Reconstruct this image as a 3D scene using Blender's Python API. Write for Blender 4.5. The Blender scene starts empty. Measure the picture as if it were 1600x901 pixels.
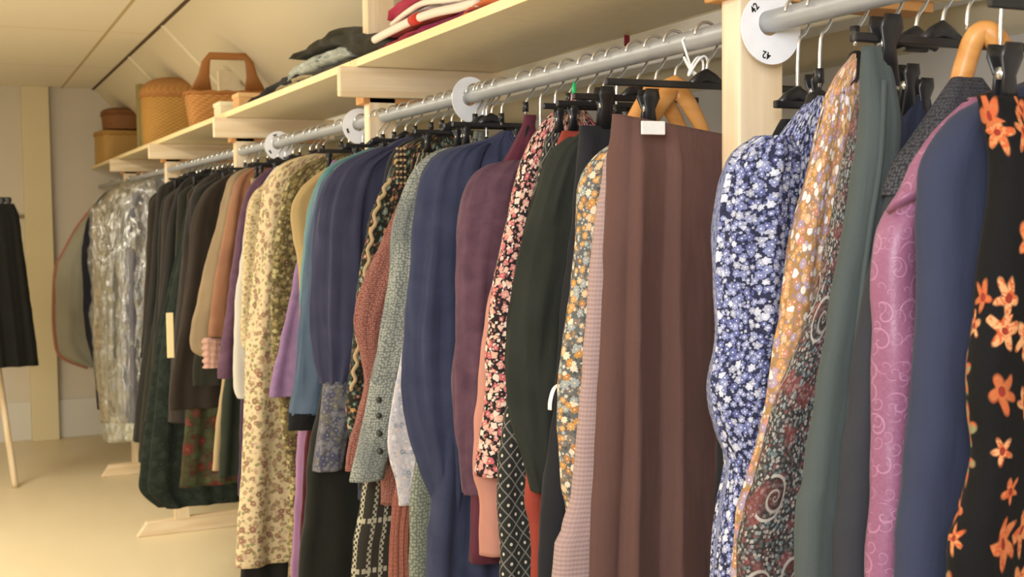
import bpy, math, random
from mathutils import Vector, noise as mnoise
PI = math.pi; rnd = random.Random(7)
SC = bpy.context.scene; COL = SC.collection
# ------------------------------------------------------------------ camera
CAMH = 1.54; FPX = 1900.0
CR = Vector((0.90806, -0.41871, -0.01088)); CU = Vector((0.03411, 0.04803, 0.99826)); CF = Vector((0.41746, 0.90685, -0.05789))
cd = bpy.data.cameras.new('camera'); cam = bpy.data.objects.new('camera', cd); COL.objects.link(cam)
cd.sensor_width = 36; cd.lens = 36 * FPX / 1600; cd.clip_start = 0.02
from mathutils import Matrix
m3 = Matrix((CR, CU, -CF)).transposed(); cam.matrix_world = Matrix.Translation((0, 0, CAMH)) @ m3.to_4x4()
cd.dof.use_dof = True; cd.dof.focus_distance = 1.75; cd.dof.aperture_fstop = 11
SC.camera = cam
SC.view_settings.view_transform = 'Standard'; SC.view_settings.look = 'None'
SC.view_settings.exposure = 0.0; SC.view_settings.gamma = 1; SC.view_settings.use_curve_mapping = False
# ------------------------------------------------------------------ light
w = bpy.data.worlds.new('world'); SC.world = w; w.use_nodes = True
w.node_tree.nodes['Background'].inputs[0].default_value = (1, .9, .75, 1); w.node_tree.nodes['Background'].inputs[1].default_value = 0.05
def area(name, loc, size, power, col, aim=None, sy=None):
    l = bpy.data.lights.new(name, 'AREA'); l.energy = power; l.color = col; l.shape = 'RECTANGLE'; l.size = size; l.size_y = sy or size
    o = bpy.data.objects.new(name, l); COL.objects.link(o); o.location = loc
    d = (Vector(aim) - Vector(loc)) if aim else Vector((0, 0, -1))
    o.rotation_euler = d.to_track_quat('-Z', 'Y').to_euler(); return o
WARM = (1.0, .93, .78)
for yy, pw in ((1.2, 18), (3.7, 48), (5.7, 62)):
    area('ceiling_lamp_light', (-.75, yy, 2.45), .55, pw, WARM, sy=1.2)
area('bounced_flash_fill', (-.9, -.8, 2.0), .9, 52, (.95, .96, 1.0), aim=(1.2, 2.2, 1.2))  # added soft fill above and behind the camera, stands in for bounced flash
area('camera_flash', (-.15, -.1, 1.74), .22, 9, (.95, .96, 1.0), aim=(1.1, 2.0, 1.5))
area('ceiling_bounce', (-.6, 3.2, .35), 1.6, 42, WARM, aim=(-.2, 4.6, 2.5), sy=3)

def P(px, py, Y):                        # where a sight line meets the plane at distance Y along the rail
    v = CR * ((px - 800) / FPX) + CU * ((450.5 - py) / FPX) + CF
    v = v * (Y / v.y); return Vector((v.x, Y, v.z + CAMH))
RX, RZ = .98, CAMH + .252                # the rail

# ------------------------------------------------------------------ materials
class NT:
    def __init__(s, name):
        s.m = bpy.data.materials.new(name); s.m.use_nodes = True; s.t = s.m.node_tree
        s.b = s.t.nodes['Principled BSDF']; s.out = s.t.nodes['Material Output']
    def n(s, typ, ins=None, **pr):
        nd = s.t.nodes.new(typ)
        for k, v in pr.items(): setattr(nd, k, v)
        for k, v in (ins or {}).items(): s.set(nd.inputs[k], v)
        return nd
    def set(s, sock, v):
        if hasattr(v, 'is_output') or isinstance(v, bpy.types.NodeSocket): s.t.links.new(v, sock)
        else:
            if isinstance(v, (tuple, list)) and len(v) == 3 and sock.type == 'RGBA': v = (*v, 1)
            sock.default_value = v
    def uv(s): return s.n('ShaderNodeTexCoord').outputs['UV']
    def obj(s): return s.n('ShaderNodeTexCoord').outputs['Object']
    def M(s, op, a, b=0.0, c=0.0, clamp=False):
        nd = s.n('ShaderNodeMath', operation=op, use_clamp=clamp)
        s.set(nd.inputs[0], a); s.set(nd.inputs[1], b); s.set(nd.inputs[2], c); return nd.outputs[0]
    def V(s, op, a, b=(0, 0, 0)):
        nd = s.n('ShaderNodeVectorMath', operation=op); s.set(nd.inputs[0], a); s.set(nd.inputs[1], b); return nd.outputs[0]
    def mix(s, f, a, b, mode='MIX'):
        nd = s.n('ShaderNodeMix', data_type='RGBA', blend_type=mode); s.set(nd.inputs[0], f); s.set(nd.inputs[6], a); s.set(nd.inputs[7], b); return nd.outputs[2]
    def noise(s, vec, scale, detail=2, dist=0.0):
        return s.n('ShaderNodeTexNoise', {'Vector': vec, 'Scale': scale, 'Detail': detail, 'Distortion': dist}).outputs[0]
    def noisec(s, vec, scale, detail=2):
        return s.n('ShaderNodeTexNoise', {'Vector': vec, 'Scale': scale, 'Detail': detail}).outputs[1]
    def vor(s, vec, scale, rand=1.0, feature='F1'):
        return s.n('ShaderNodeTexVoronoi', {'Vector': vec, 'Scale': scale, 'Randomness': rand}, voronoi_dimensions='2D', feature=feature)
    def step(s, x, a, b): return s.n('ShaderNodeMapRange', {0: x, 1: a, 2: b, 3: 0.0, 4: 1.0}).outputs[0]
    def ramp(s, f, cols, const=True):
        nd = s.n('ShaderNodeValToRGB', {0: f}); r = nd.color_ramp; r.interpolation = 'CONSTANT' if const else 'LINEAR'
        while len(r.elements) < len(cols): r.elements.new(1.0)
        for i, c in enumerate(cols): r.elements[i].position = i / len(cols) if const else i / (len(cols) - 1); r.elements[i].color = (*c, 1)
        return nd.outputs[0]
    def sep(s, v): nd = s.n('ShaderNodeSeparateXYZ', {0: v}); return nd.outputs[0], nd.outputs[1]
    def comb(s, x, y): return s.n('ShaderNodeCombineXYZ', {0: x, 1: y}).outputs[0]
    def bump(s, h, dist=.001, strength=.6):
        nd = s.n('ShaderNodeBump', {'Height': h, 'Distance': dist, 'Strength': strength}); s.t.links.new(nd.outputs[0], s.b.inputs['Normal'])
    def fin(s, col, rough=.9, spec=.25, sheen=.0, metal=0.0):
        s.set(s.b.inputs['Base Color'], col); s.set(s.b.inputs['Roughness'], rough)
        s.b.inputs['Specular IOR Level'].default_value = spec; s.b.inputs['Metallic'].default_value = metal
        sheen *= .35
        if sheen: s.b.inputs['Sheen Weight'].default_value = sheen; s.b.inputs['Sheen Roughness'].default_value = .4
        return s.m
def lin(h):
    c = [int(h[i:i + 2], 16) / 255 for i in (0, 2, 4)]
    return tuple(x / 12.92 if x <= .04045 else ((x + .055) / 1.055) ** 2.4 for x in c)
def weave_uv(t): return t.V('MULTIPLY', t.uv(), (1, 1, 0))
def cloth(name, h, var=.12, rough=.9, sheen=.15, mott=9, fine=420, h2=None, bump=.0007):
    t = NT(name); uv = weave_uv(t); c = lin(h); c2 = lin(h2) if h2 else tuple(x * (1 - 2 * var) for x in c)
    f = t.noise(uv, mott, 4, .5); g = t.noise(uv, fine, 1)
    k = t.M('ADD', t.M('MULTIPLY', t.step(f, .35, .65), .6), t.M('MULTIPLY', g, .4))
    col = t.mix(k, c2, c)
    t.bump(t.M('ADD', g, t.M('MULTIPLY', t.noise(t.V('MULTIPLY', uv, (34, 7, 0)), 1.0, 3, .8), 4)), bump)
    return t.fin(col, rough, .2, sheen)
def flowers(t, uv, scale, R, petals, cols, dens=1.0, soft=.05, rand=1.0, dep=.14):
    v = t.vor(uv, scale, rand); loc = t.V('SUBTRACT', uv, v.outputs['Position']); x, y = t.sep(loc)
    sx = t.n('ShaderNodeSeparateColor', {0: v.outputs['Color']}); r1, r2, r3 = sx.outputs[0], sx.outputs[1], sx.outputs[2]
    th = t.M('ARCTAN2', y, x); pet = t.M('COSINE', t.M('ADD', t.M('MULTIPLY', th, petals), t.M('MULTIPLY', r2, 6.28)))
    rad = t.M('MULTIPLY', t.M('ADD', 1 - dep, t.M('MULTIPLY', pet, dep)), t.M('ADD', R * .65, t.M('MULTIPLY', r3, R * .6)))
    d = v.outputs['Distance']
    mask = t.step(t.M('SUBTRACT', rad, d), -soft, soft)
    if dens < 1: mask = t.M('MULTIPLY', mask, t.M('LESS_THAN', r2, dens))
    col = t.ramp(r1, cols)
    return mask, col, d, r1, pet
def floral(name, bg, cols, scale=60, R=.42, petals=5, centre='f4e6c8', small=None, rough=.85, dens=1.0, line=None, stretch=1.0, dep=.14, wob=.55):
    t = NT(name); uv = weave_uv(t)
    uvd = t.V('ADD', uv, t.V('SCALE', uv)) if False else uv
    nz = t.noisec(uv, scale * .9, 1); nd = t.n('ShaderNodeVectorMath', {0: t.V('SUBTRACT', nz, (.5, .5, .5)), 1: (wob / scale, wob / scale, 0)}, operation='MULTIPLY'); uvd = t.V('ADD', uv, nd.outputs[0])
    if stretch != 1: uvd = t.V('MULTIPLY', uvd, (1, stretch, 0))
    base = lin(bg)
    if small:
        off = t.V('ADD', uvd, (3.3, 1.7, 0))
        m2, c2, _, _, _ = flowers(t, off, scale * 1.9, .4, 4, [lin(c) for c in small], dens=.9); base = t.mix(m2, base, c2)
    m1, c1, d, r1, pet = flowers(t, uvd, scale, R, petals, [lin(c) for c in cols], dens, dep=dep)
    if line: c1 = t.mix(t.step(t.noise(uv, 130, 2, 1.5), .5, .56), c1, lin(line))
    col = t.mix(m1, base, c1)
    cm = t.M('MULTIPLY', t.M('LESS_THAN', d, R * .2), m1); col = t.mix(cm, col, lin(centre))
    g = t.noise(uv, 500, 1); col = t.mix(t.M('MULTIPLY', g, .35), col, (0, 0, 0), 'MIX')
    t.bump(t.M('ADD', g, t.M('MULTIPLY', t.noise(t.V('MULTIPLY', uv, (34, 7, 0)), 1.0, 3, .8), 4)), .0006)
    return t.fin(col, rough, .2, .05)
def paisley(name):
    t = NT(name); uv = weave_uv(t)
    m, c, _, _, _ = flowers(t, uv, 210, .5, 4, [lin(x) for x in ('8a857e', '6d4644', '7d8483', '55514e', '9d978e', '5f6a6b')])
    base = t.mix(m, lin('33302f'), c)
    base = t.mix(t.step(t.noise(uv, 25, 2), .52, .6), base, t.mix(.55, base, lin('7c3f3c')))
    s2 = t.V('MULTIPLY', uv, (1, .75, 0)); v = t.vor(s2, 19, .8); loc = t.V('SUBTRACT', s2, v.outputs['Position']); x, y = t.sep(loc)
    th = t.M('ARCTAN2', y, x); d = v.outputs['Distance']
    sp = t.M('SINE', t.M('ADD', t.M('MULTIPLY', t.M('LOGARITHM', t.M('ADD', d, .05), 2.718), 7), t.M('MULTIPLY', th, 1)))
    edge = t.M('ADD', .33, t.M('MULTIPLY', t.M('COSINE', th), .1))
    gate = t.M('GREATER_THAN', t.n('ShaderNodeSeparateColor', {0: v.outputs['Color']}).outputs[0], .5); ins = t.M('MULTIPLY', t.M('LESS_THAN', d, edge), gate); ln = t.M('MULTIPLY', t.M('MULTIPLY', t.step(sp, .6, .95), .8), ins)
    ring = t.M('MULTIPLY', t.M('LESS_THAN', t.M('ABSOLUTE', t.M('SUBTRACT', d, edge)), .025), gate)
    dark = t.M('MULTIPLY', ins, .55); base = t.mix(dark, base, lin('2e2624'))
    col = t.mix(t.M('MAXIMUM', ln, ring), base, lin('a59d94'))
    t.bump(t.noise(uv, 300, 2), .0006); return t.fin(col, .8, .25, .05)
def brocade(name, h, hl, scale=32, rough=.42, w_=.035):
    t = NT(name); uv = weave_uv(t)
    lines = None
    for k, (sc, off) in enumerate(((scale, 0), (scale * 1.7, 5.1))):
        q = t.V('ADD', uv, (off, off * .3, 0)); v = t.vor(q, sc, .9); loc = t.V('SUBTRACT', q, v.outputs['Position']); x, y = t.sep(loc)
        th = t.M('ARCTAN2', y, x); d = v.outputs['Distance']
        sp = t.M('SINE', t.M('ADD', t.M('MULTIPLY', d, 16), t.M('MULTIPLY', th, 1 if k == 0 else -1)))
        l = t.M('MULTIPLY', t.step(sp, .86, .97), t.M('LESS_THAN', t.M('ADD', d, t.M('MULTIPLY', t.noise(q, 14, 2), .5)), .68))
        lines = l if lines is None else t.M('MAXIMUM', lines, l)
    g = t.noise(uv, 260, 2); base = t.mix(t.step(t.noise(uv, 7, 3), .3, .7), tuple(x * .78 for x in lin(h)), lin(h))
    base = t.mix(t.M('MULTIPLY', g, .3), base, lin(hl)); col = t.mix(t.M('MULTIPLY', lines, .6), base, lin(hl))
    t.bump(t.M('ADD', lines, g), .0005); t.set(t.b.inputs['Roughness'], rough); return t.fin(col, rough, .4, .2)
def lattice(name):
    t = NT(name); uv = weave_uv(t); x, y = t.sep(uv); k = 38 * PI
    a = t.M('MULTIPLY', t.M('ADD', x, t.M('MULTIPLY', y, .8)), k); b = t.M('MULTIPLY', t.M('SUBTRACT', x, t.M('MULTIPLY', y, .8)), k)
    la = t.M('LESS_THAN', t.M('ABSOLUTE', t.M('SINE', a)), .17); lb = t.M('LESS_THAN', t.M('ABSOLUTE', t.M('SINE', b)), .17)
    dot = t.M('GREATER_THAN', t.M('MULTIPLY', t.M('ABSOLUTE', t.M('SINE', a)), t.M('ABSOLUTE', t.M('SINE', b))), .93)
    col = t.mix(t.M('MAXIMUM', la, lb), lin('2c2d2c'), lin('74726a')); col = t.mix(dot, col, lin('c9c2ae'))
    t.bump(t.noise(uv, 300, 2), .0006); return t.fin(col, .85, .2)
def bands(name):
    t = NT(name); uv = weave_uv(t); x, y = t.sep(uv)
    fx = t.M('ABSOLUTE', t.M('SUBTRACT', t.M('FRACT', t.M('MULTIPLY', x, 34)), .5)); fy = t.M('ABSOLUTE', t.M('SUBTRACT', t.M('FRACT', t.M('MULTIPLY', y, 9.5)), .5))
    ck = t.M('GREATER_THAN', t.M('MULTIPLY', t.M('SINE', t.M('MULTIPLY', x, 620)), t.M('SINE', t.M('MULTIPLY', y, 500))), -.1)
    mv = t.M('MULTIPLY', t.M('LESS_THAN', fx, .17), ck); mh = t.M('MULTIPLY', t.M('LESS_THAN', fy, .05), t.M('GREATER_THAN', t.M('SINE', t.M('MULTIPLY', x, 500)), -.5))
    col = t.mix(t.M('MAXIMUM', mv, mh), lin('35322c'), lin('a9a48d')); t.bump(t.noise(uv, 300, 2), .0006); return t.fin(col, .9, .2)
def dots(name, bg, fg, scale=150, R=.32, mix2=None):
    t = NT(name); uv = weave_uv(t); v = t.vor(uv, scale, .6); m = t.M('LESS_THAN', v.outputs['Distance'], R)
    b = lin(bg); col = t.mix(m, b, lin(fg))
    if mix2: col = t.mix(t.step(t.noise(uv, 12, 2), .45, .6), col, t.mix(.5, col, lin(mix2)))
    t.bump(t.M('ADD', t.noise(uv, 400, 1), t.M('MULTIPLY', t.noise(uv, 20, 3), 6)), .0006); return t.fin(col, .9, .2, .05)
def rib(name, h, freq=140, tilt=0.0, dk=.7):
    t = NT(name); uv = weave_uv(t); x, y = t.sep(uv)
    s = t.M('SINE', t.M('MULTIPLY', t.M('ADD', t.M('MULTIPLY', y, 1 - tilt), t.M('MULTIPLY', x, tilt)), freq * 6.28)); s2 = t.M('SINE', t.M('MULTIPLY', x, 150 * 6.28))
    c = lin(h); col = t.mix(t.step(t.M('ADD', s, t.M('MULTIPLY', s2, .5)), -1, 1), tuple(q * dk for q in c), c); t.bump(s, .0006); return t.fin(col, .85, .2, .1)
def wood(name, h='ead8ba', h2='d9c09a', sc=1.0, axis=2, rough=.6):
    t = NT(name); o = t.obj(); st = [26, 26, 26]; st[axis] = 1.6
    q = t.V('MULTIPLY', o, tuple(x * sc for x in st)); f = t.noise(q, 1.0, 4, 1.2); kn = t.n('ShaderNodeTexVoronoi', {'Vector': t.V('MULTIPLY', o, tuple(x * sc / 5 for x in st)), 'Scale': 1.0}).outputs[0]
    col = t.mix(t.step(f, .38, .64), lin(h2), lin(h)); col = t.mix(t.step(kn, .07, .03), col, lin('a97b4c'))
    t.bump(f, .0008, .4); return t.fin(col, rough, .35)
def plain(name, h, rough=.5, metal=0.0, spec=.5, bumpy=None):
    t = NT(name); o = t.obj(); c = lin(h); f = t.noise(o, 35, 3)
    col = t.mix(f, tuple(x * .88 for x in c), tuple(min(1, x * 1.08) for x in c))
    if bumpy: t.bump(t.noise(o, bumpy, 3), .001, .5)
    return t.fin(col, rough, spec, 0, metal)
def wicker(name, h, h2):
    t = NT(name); uv = t.uv(); x, y = t.sep(uv)
    ph = t.M('MULTIPLY', t.M('FLOOR', t.M('MULTIPLY', y, 110)), PI); s = t.M('SINE', t.M('ADD', t.M('MULTIPLY', x, 240), ph)); r = t.M('ABSOLUTE', t.M('SINE', t.M('MULTIPLY', y, 110 * PI)))
    k = t.M('MULTIPLY', t.step(s, -1, 1), r); col = t.mix(k, lin(h2), lin(h)); col = t.mix(t.M('MULTIPLY', t.noise(uv, 12, 3), .4), col, lin(h2))
    t.bump(k, .004, .9); return t.fin(col, .6, .35)
def film(name):
    t = NT(name); o = t.obj(); tr = t.n('ShaderNodeBsdfTransparent', {0: (.93, .95, .93)}); gl = t.n('ShaderNodeBsdfGlossy', {0: (1, 1, .96), 'Roughness': .16}); df = t.n('ShaderNodeBsdfDiffuse', {0: (.6, .6, .55)})
    bm = t.n('ShaderNodeBump', {'Height': t.noise(t.V('MULTIPLY', o, (30, 30, 10)), 1.0, 4, .8), 'Distance': .025, 'Strength': 1.0}); t.t.links.new(bm.outputs[0], gl.inputs['Normal']); t.t.links.new(bm.outputs[0], df.inputs['Normal'])
    a = t.n('ShaderNodeMixShader', {0: .3}); t.t.links.new(gl.outputs[0], a.inputs[1]); t.t.links.new(df.outputs[0], a.inputs[2])
    b = t.n('ShaderNodeMixShader', {0: .26}); t.t.links.new(tr.outputs[0], b.inputs[1]); t.t.links.new(a.outputs[0], b.inputs[2])
    t.t.links.new(b.outputs[0], t.out.inputs['Surface']); return t.m
WOOD = wood('pine', axis=2); WOODX = wood('pine_along_x', axis=0); WOODY = wood('pine_along_y', axis=1)
LAM = plain('shelf_laminate', 'dccba6', .38, 0, .5); EDGE = wood('shelf_edge_band', 'f0deb0', 'e8d29c', axis=1)
STEEL = plain('galvanised_steel', 'a2a6aa', .45, .35, .5); CHROME = plain('chrome_wire', 'd8d8d6', .25, .9, .5); PLASTIC = plain('black_plastic', '1b1b1d', .35, 0, .5)
WHITE = plain('white_plastic', 'eef0f4', .45); INK = plain('black_ink', '1a1a1a', .6); HWOOD = wood('hanger_wood', 'd39a58', 'c08443', axis=0, rough=.4)
GREEN = plain('green_plastic', '2fc06a', .4); FILM = film('clear_plastic_film')

# ------------------------------------------------------------------ mesh helpers
def link(name, verts, faces, mat, parent=None, smooth=True, uvs=None, loc=None):
    me = bpy.data.meshes.new(name); me.from_pydata([tuple(v) for v in verts], [], faces)
    if uvs:
        ul = me.uv_layers.new(name='UVMap')
        for p in me.polygons:
            us = [uvs[me.loops[i].vertex_index] for i in p.loop_indices]
            for i, u in zip(p.loop_indices, us): ul.data[i].uv = u
    me.materials.append(mat); me.validate(); me.update()
    if smooth:
        for p in me.polygons: p.use_smooth = True
    o = bpy.data.objects.new(name, me); COL.objects.link(o)
    if parent is not None:
        o.parent = parent; o.matrix_parent_inverse = Matrix.Translation(-parent.location) if parent.type == 'EMPTY' and not parent.parent else Matrix.Identity(4)
    return o
def thing(name, label, cat, loc=(0, 0, 0), group=None):
    o = bpy.data.objects.new(name, None); o.empty_display_size = .05; COL.objects.link(o); o.location = loc
    o['label'] = label; o['category'] = cat
    if group: o['group'] = group
    return o
def tag(o, label, cat, group=None):
    o['label'] = label; o['category'] = cat
    if group: o['group'] = group
    return o
def struct(o): o['kind'] = 'structure'; return o
def boxd(x0, x1, y0, y1, z0, z1):
    v = [(x, y, z) for x in (x0, x1) for y in (y0, y1) for z in (z0, z1)]
    return v, [(0, 1, 3, 2), (4, 6, 7, 5), (0, 4, 5, 1), (2, 3, 7, 6), (0, 2, 6, 4), (1, 5, 7, 3)]
def box(name, b, mat, parent=None, bev=.002):
    v, f = boxd(*b); o = link(name, v, f, mat, parent, smooth=False)
    if bev:
        m = o.modifiers.new('bevel', 'BEVEL'); m.width = bev; m.segments = 2
    return o
def crom(pts, n):
    out = []; L = len(pts)
    for i in range(L - 1):
        p0, p1, p2, p3 = pts[max(i - 1, 0)], pts[i], pts[i + 1], pts[min(i + 2, L - 1)]
        for k in range(n):
            t = k / n
            out.append(tuple(.5 * ((2 * b) + (-a + c) * t + (2 * a - 5 * b + 4 * c - d) * t * t + (-a + 3 * b - 3 * c + d) * t ** 3) for a, b, c, d in zip(p0, p1, p2, p3)))
    out.append(tuple(pts[-1])); return out
def tubed(path, rads, n=10, cap=True):
    path = [Vector(p) for p in path]; V = []; F = []
    if isinstance(rads, tuple) or not hasattr(rads, '__len__'): rads = [rads] * len(path)
    up = None
    for i, p in enumerate(path):
        d = (path[min(i + 1, len(path) - 1)] - path[max(i - 1, 0)]).normalized()
        if up is None: up = Vector((0, 0, 1)) if abs(d.z) < .9 else Vector((0, 1, 0))
        s = d.cross(up).normalized(); up = s.cross(d).normalized(); r = rads[i]
        ra, rb = (r if hasattr(r, '__len__') else (r, r))
        for k in range(n):
            a = 2 * PI * k / n; V.append(p + s * math.cos(a) * ra + up * math.sin(a) * rb)
    for i in range(len(path) - 1):
        for k in range(n): F.append((i * n + k, i * n + (k + 1) % n, (i + 1) * n + (k + 1) % n, (i + 1) * n + k))
    if cap: F.append(tuple(range(n))[::-1]); F.append(tuple(range((len(path) - 1) * n, len(path) * n)))
    return V, F
def tube(name, path, rads, mat, parent=None, n=10): V, F = tubed(path, rads, n); return link(name, V, F, mat, parent)
def merge(*parts):
    V = []; F = []
    for v, f in parts:
        o = len(V); V += list(v); F += [tuple(i + o for i in q) for q in f]
    return V, F

# ------------------------------------------------------------------ cloth loft
def body(name, prof, y, mat, parent, t=.024, amp=(.003, .010), K=9, seed=0, y1=None, tt=None, wr=.004, sharp=.5, N=132, dz=.014, sag=0.0, knife=False):
    """prof: (z, x_left, x_right) downwards; a closed, folded shell of real thickness"""
    rg = random.Random(seed * 31 + 5); pts = crom(prof, 8); z0, z1 = pts[0][0], pts[-1][0]; rows = []; acc = -1e9; last = None
    for p in pts:
        if last is None or last[0] - p[0] > dz * .5 or p is pts[-1]:
            if last is not None and last[0] - p[0] > dz * 1.6:
                k = int((last[0] - p[0]) / dz); rows += [tuple(a + (b - a) * (j / k) for a, b in zip(last, p)) for j in range(1, k)]
            rows.append(p); last = p
    js = [(K, 1.0, rg.uniform(0, 6.28), rg.uniform(-2, 2)), (K * 2 + 1, .4, rg.uniform(0, 6.28), rg.uniform(-3, 3)), (max(2, K - 3), .6, rg.uniform(0, 6.28), rg.uniform(-1.5, 1.5))]
    ph0 = rg.uniform(0, 6); wmax = max((r[2] - r[1]) / 2 for r in rows); V = []; U = []; sx = seed * 7.3
    for ri, (z, xl, xr) in enumerate(rows):
        f = (z0 - z) / max(z0 - z1, 1e-6); w_ = max((xr - xl) / 2, .012); cx = (xl + xr) / 2; th = min(t * min(1, .35 + (z0 - z) / .10), w_ * .95)
        if tt: th *= tt(f)
        yc = y + ((y1 - y) * f if y1 is not None else 0); A = amp[0] + (amp[1] - amp[0]) * min(1, f * 1.1) ** .8
        A *= min(1, (z0 - z) / .06 + .1); s = w_ - th; Lp = 4 * s + 2 * PI * th
        for k in range(N):
            q = (k / N) * Lp                                    # arc from the right tip, round the near side
            half = PI * th / 2
            if q < half: a = q / th; px, py, nx, ny = s + th * math.cos(a), -th * math.sin(a), math.cos(a), -math.sin(a)
            elif q < half + 2 * s: px, py, nx, ny = s - (q - half), -th, 0, -1
            elif q < half + 2 * s + 2 * half: a = (q - half - 2 * s) / th; px, py, nx, ny = -s - th * math.sin(a), -th * math.cos(a), -math.sin(a), -math.cos(a)
            elif q < half + 4 * s + 2 * half: px, py, nx, ny = -s + (q - half - 2 * s - 2 * half), th, 0, 1
            else: a = (Lp - q) / th; px, py, nx, ny = s + th * math.cos(a), th * math.sin(a), math.cos(a), math.sin(a)
            g = 0
            if knife:
                u_ = (K * k / N + .35 * math.sin(6.28 * k / N * 2 + ph0) + .12 * math.sin(3 * f + k * .1)) % 1.0; g = ((u_ / .86 if u_ < .86 else (1 - u_) / .14) ** 1.3 - .5) * 2.2
            for (kk, aa, ph, dr) in ([] if knife else js):
                sn = math.sin(2 * PI * kk * k / N + ph + dr * f * 1.3); g += aa * (math.copysign(abs(sn) ** (1 - sharp * .5), sn))
            g *= A * .6
            n1 = mnoise.noise(Vector((px * 9 + sx, z * 6, py * 9 + sx))) * wr * 1.1 + mnoise.noise(Vector((px * 26 + sx, z * 22 + px * 14, py * 26))) * wr * .7
            g += n1 * min(1, (z0 - z) / .05)
            V.append((cx + px + nx * g, yc + py + ny * g, z - sag * (px + w_) * math.exp(-(z0 - z) / .12))); U.append(((k / N) * 4 * wmax + seed * .37, z + seed * .21))
    n = len(rows); F = []
    for i in range(n - 1):
        for k in range(N): F.append((i * N + k, i * N + (k + 1) % N, (i + 1) * N + (k + 1) % N, (i + 1) * N + k))
    F.append(tuple(range(N))[::-1]); F.append(tuple(range((n - 1) * N, n * N)))
    return link(name, V, F, mat, parent, uvs=U)
def sleeve(name, pts, mat, parent, seed=0, folds=7, amp=.12, wr=.004, gather=0.0, N=44):
    """pts: (x, y, z, rx, ry) from the shoulder to the cuff"""
    rg = random.Random(seed + 77); P_ = crom(pts, 9); V = []; U = []; ph = [rg.uniform(0, 6.28) for _ in range(4)]; sx = seed * 3.1; L = 0; n = len(P_); rm = max(p[3] + p[4] for p in pts) / 2
    for i, (x, y, z, rx, ry) in enumerate(P_):
        if i: L += math.dist(P_[i - 1][:3], (x, y, z))
        f = i / (n - 1)
        for k in range(N):
            a = 2 * PI * k / N; e = 1 + amp * (.6 * math.sin(folds * a + ph[0] + 2.5 * f) + .4 * math.sin((folds * 2 - 3) * a + ph[1] - 3 * f)) * (.35 + .65 * f)
            e += gather * math.exp(-f * 5.5) * math.sin(15 * a + ph[2] + 4 * f) * min(1, f * 12)
            nz = mnoise.noise(Vector((math.cos(a) * 1.2 + sx, L * 5 + math.sin(a) * .8, math.sin(a) * 1.2))) * wr * 1.6 + mnoise.noise(Vector((math.cos(a) * 5 + sx + L * 3, L * 6, math.sin(a) * 5 + L * 5))) * wr * 1.5 + mnoise.noise(Vector((math.cos(a) * 2 + sx, L * 24 + math.sin(a) * 3, math.sin(a) * 2))) * wr * .5
            V.append((x + math.cos(a) * (rx * e + nz), y + math.sin(a) * (ry * e + nz), z)); U.append((((k + N // 2) % N / N) * 2 * PI * rm + seed * .3, z))
    F = []
    for i in range(n - 1):
        for k in range(N): F.append((i * N + k, (i + 1) * N + k, (i + 1) * N + (k + 1) % N, i * N + (k + 1) % N))
    F.append(tuple(range(N))); F.append(tuple(range((n - 1) * N, n * N))[::-1])
    return link(name, V, F, mat, parent, uvs=U)

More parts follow.
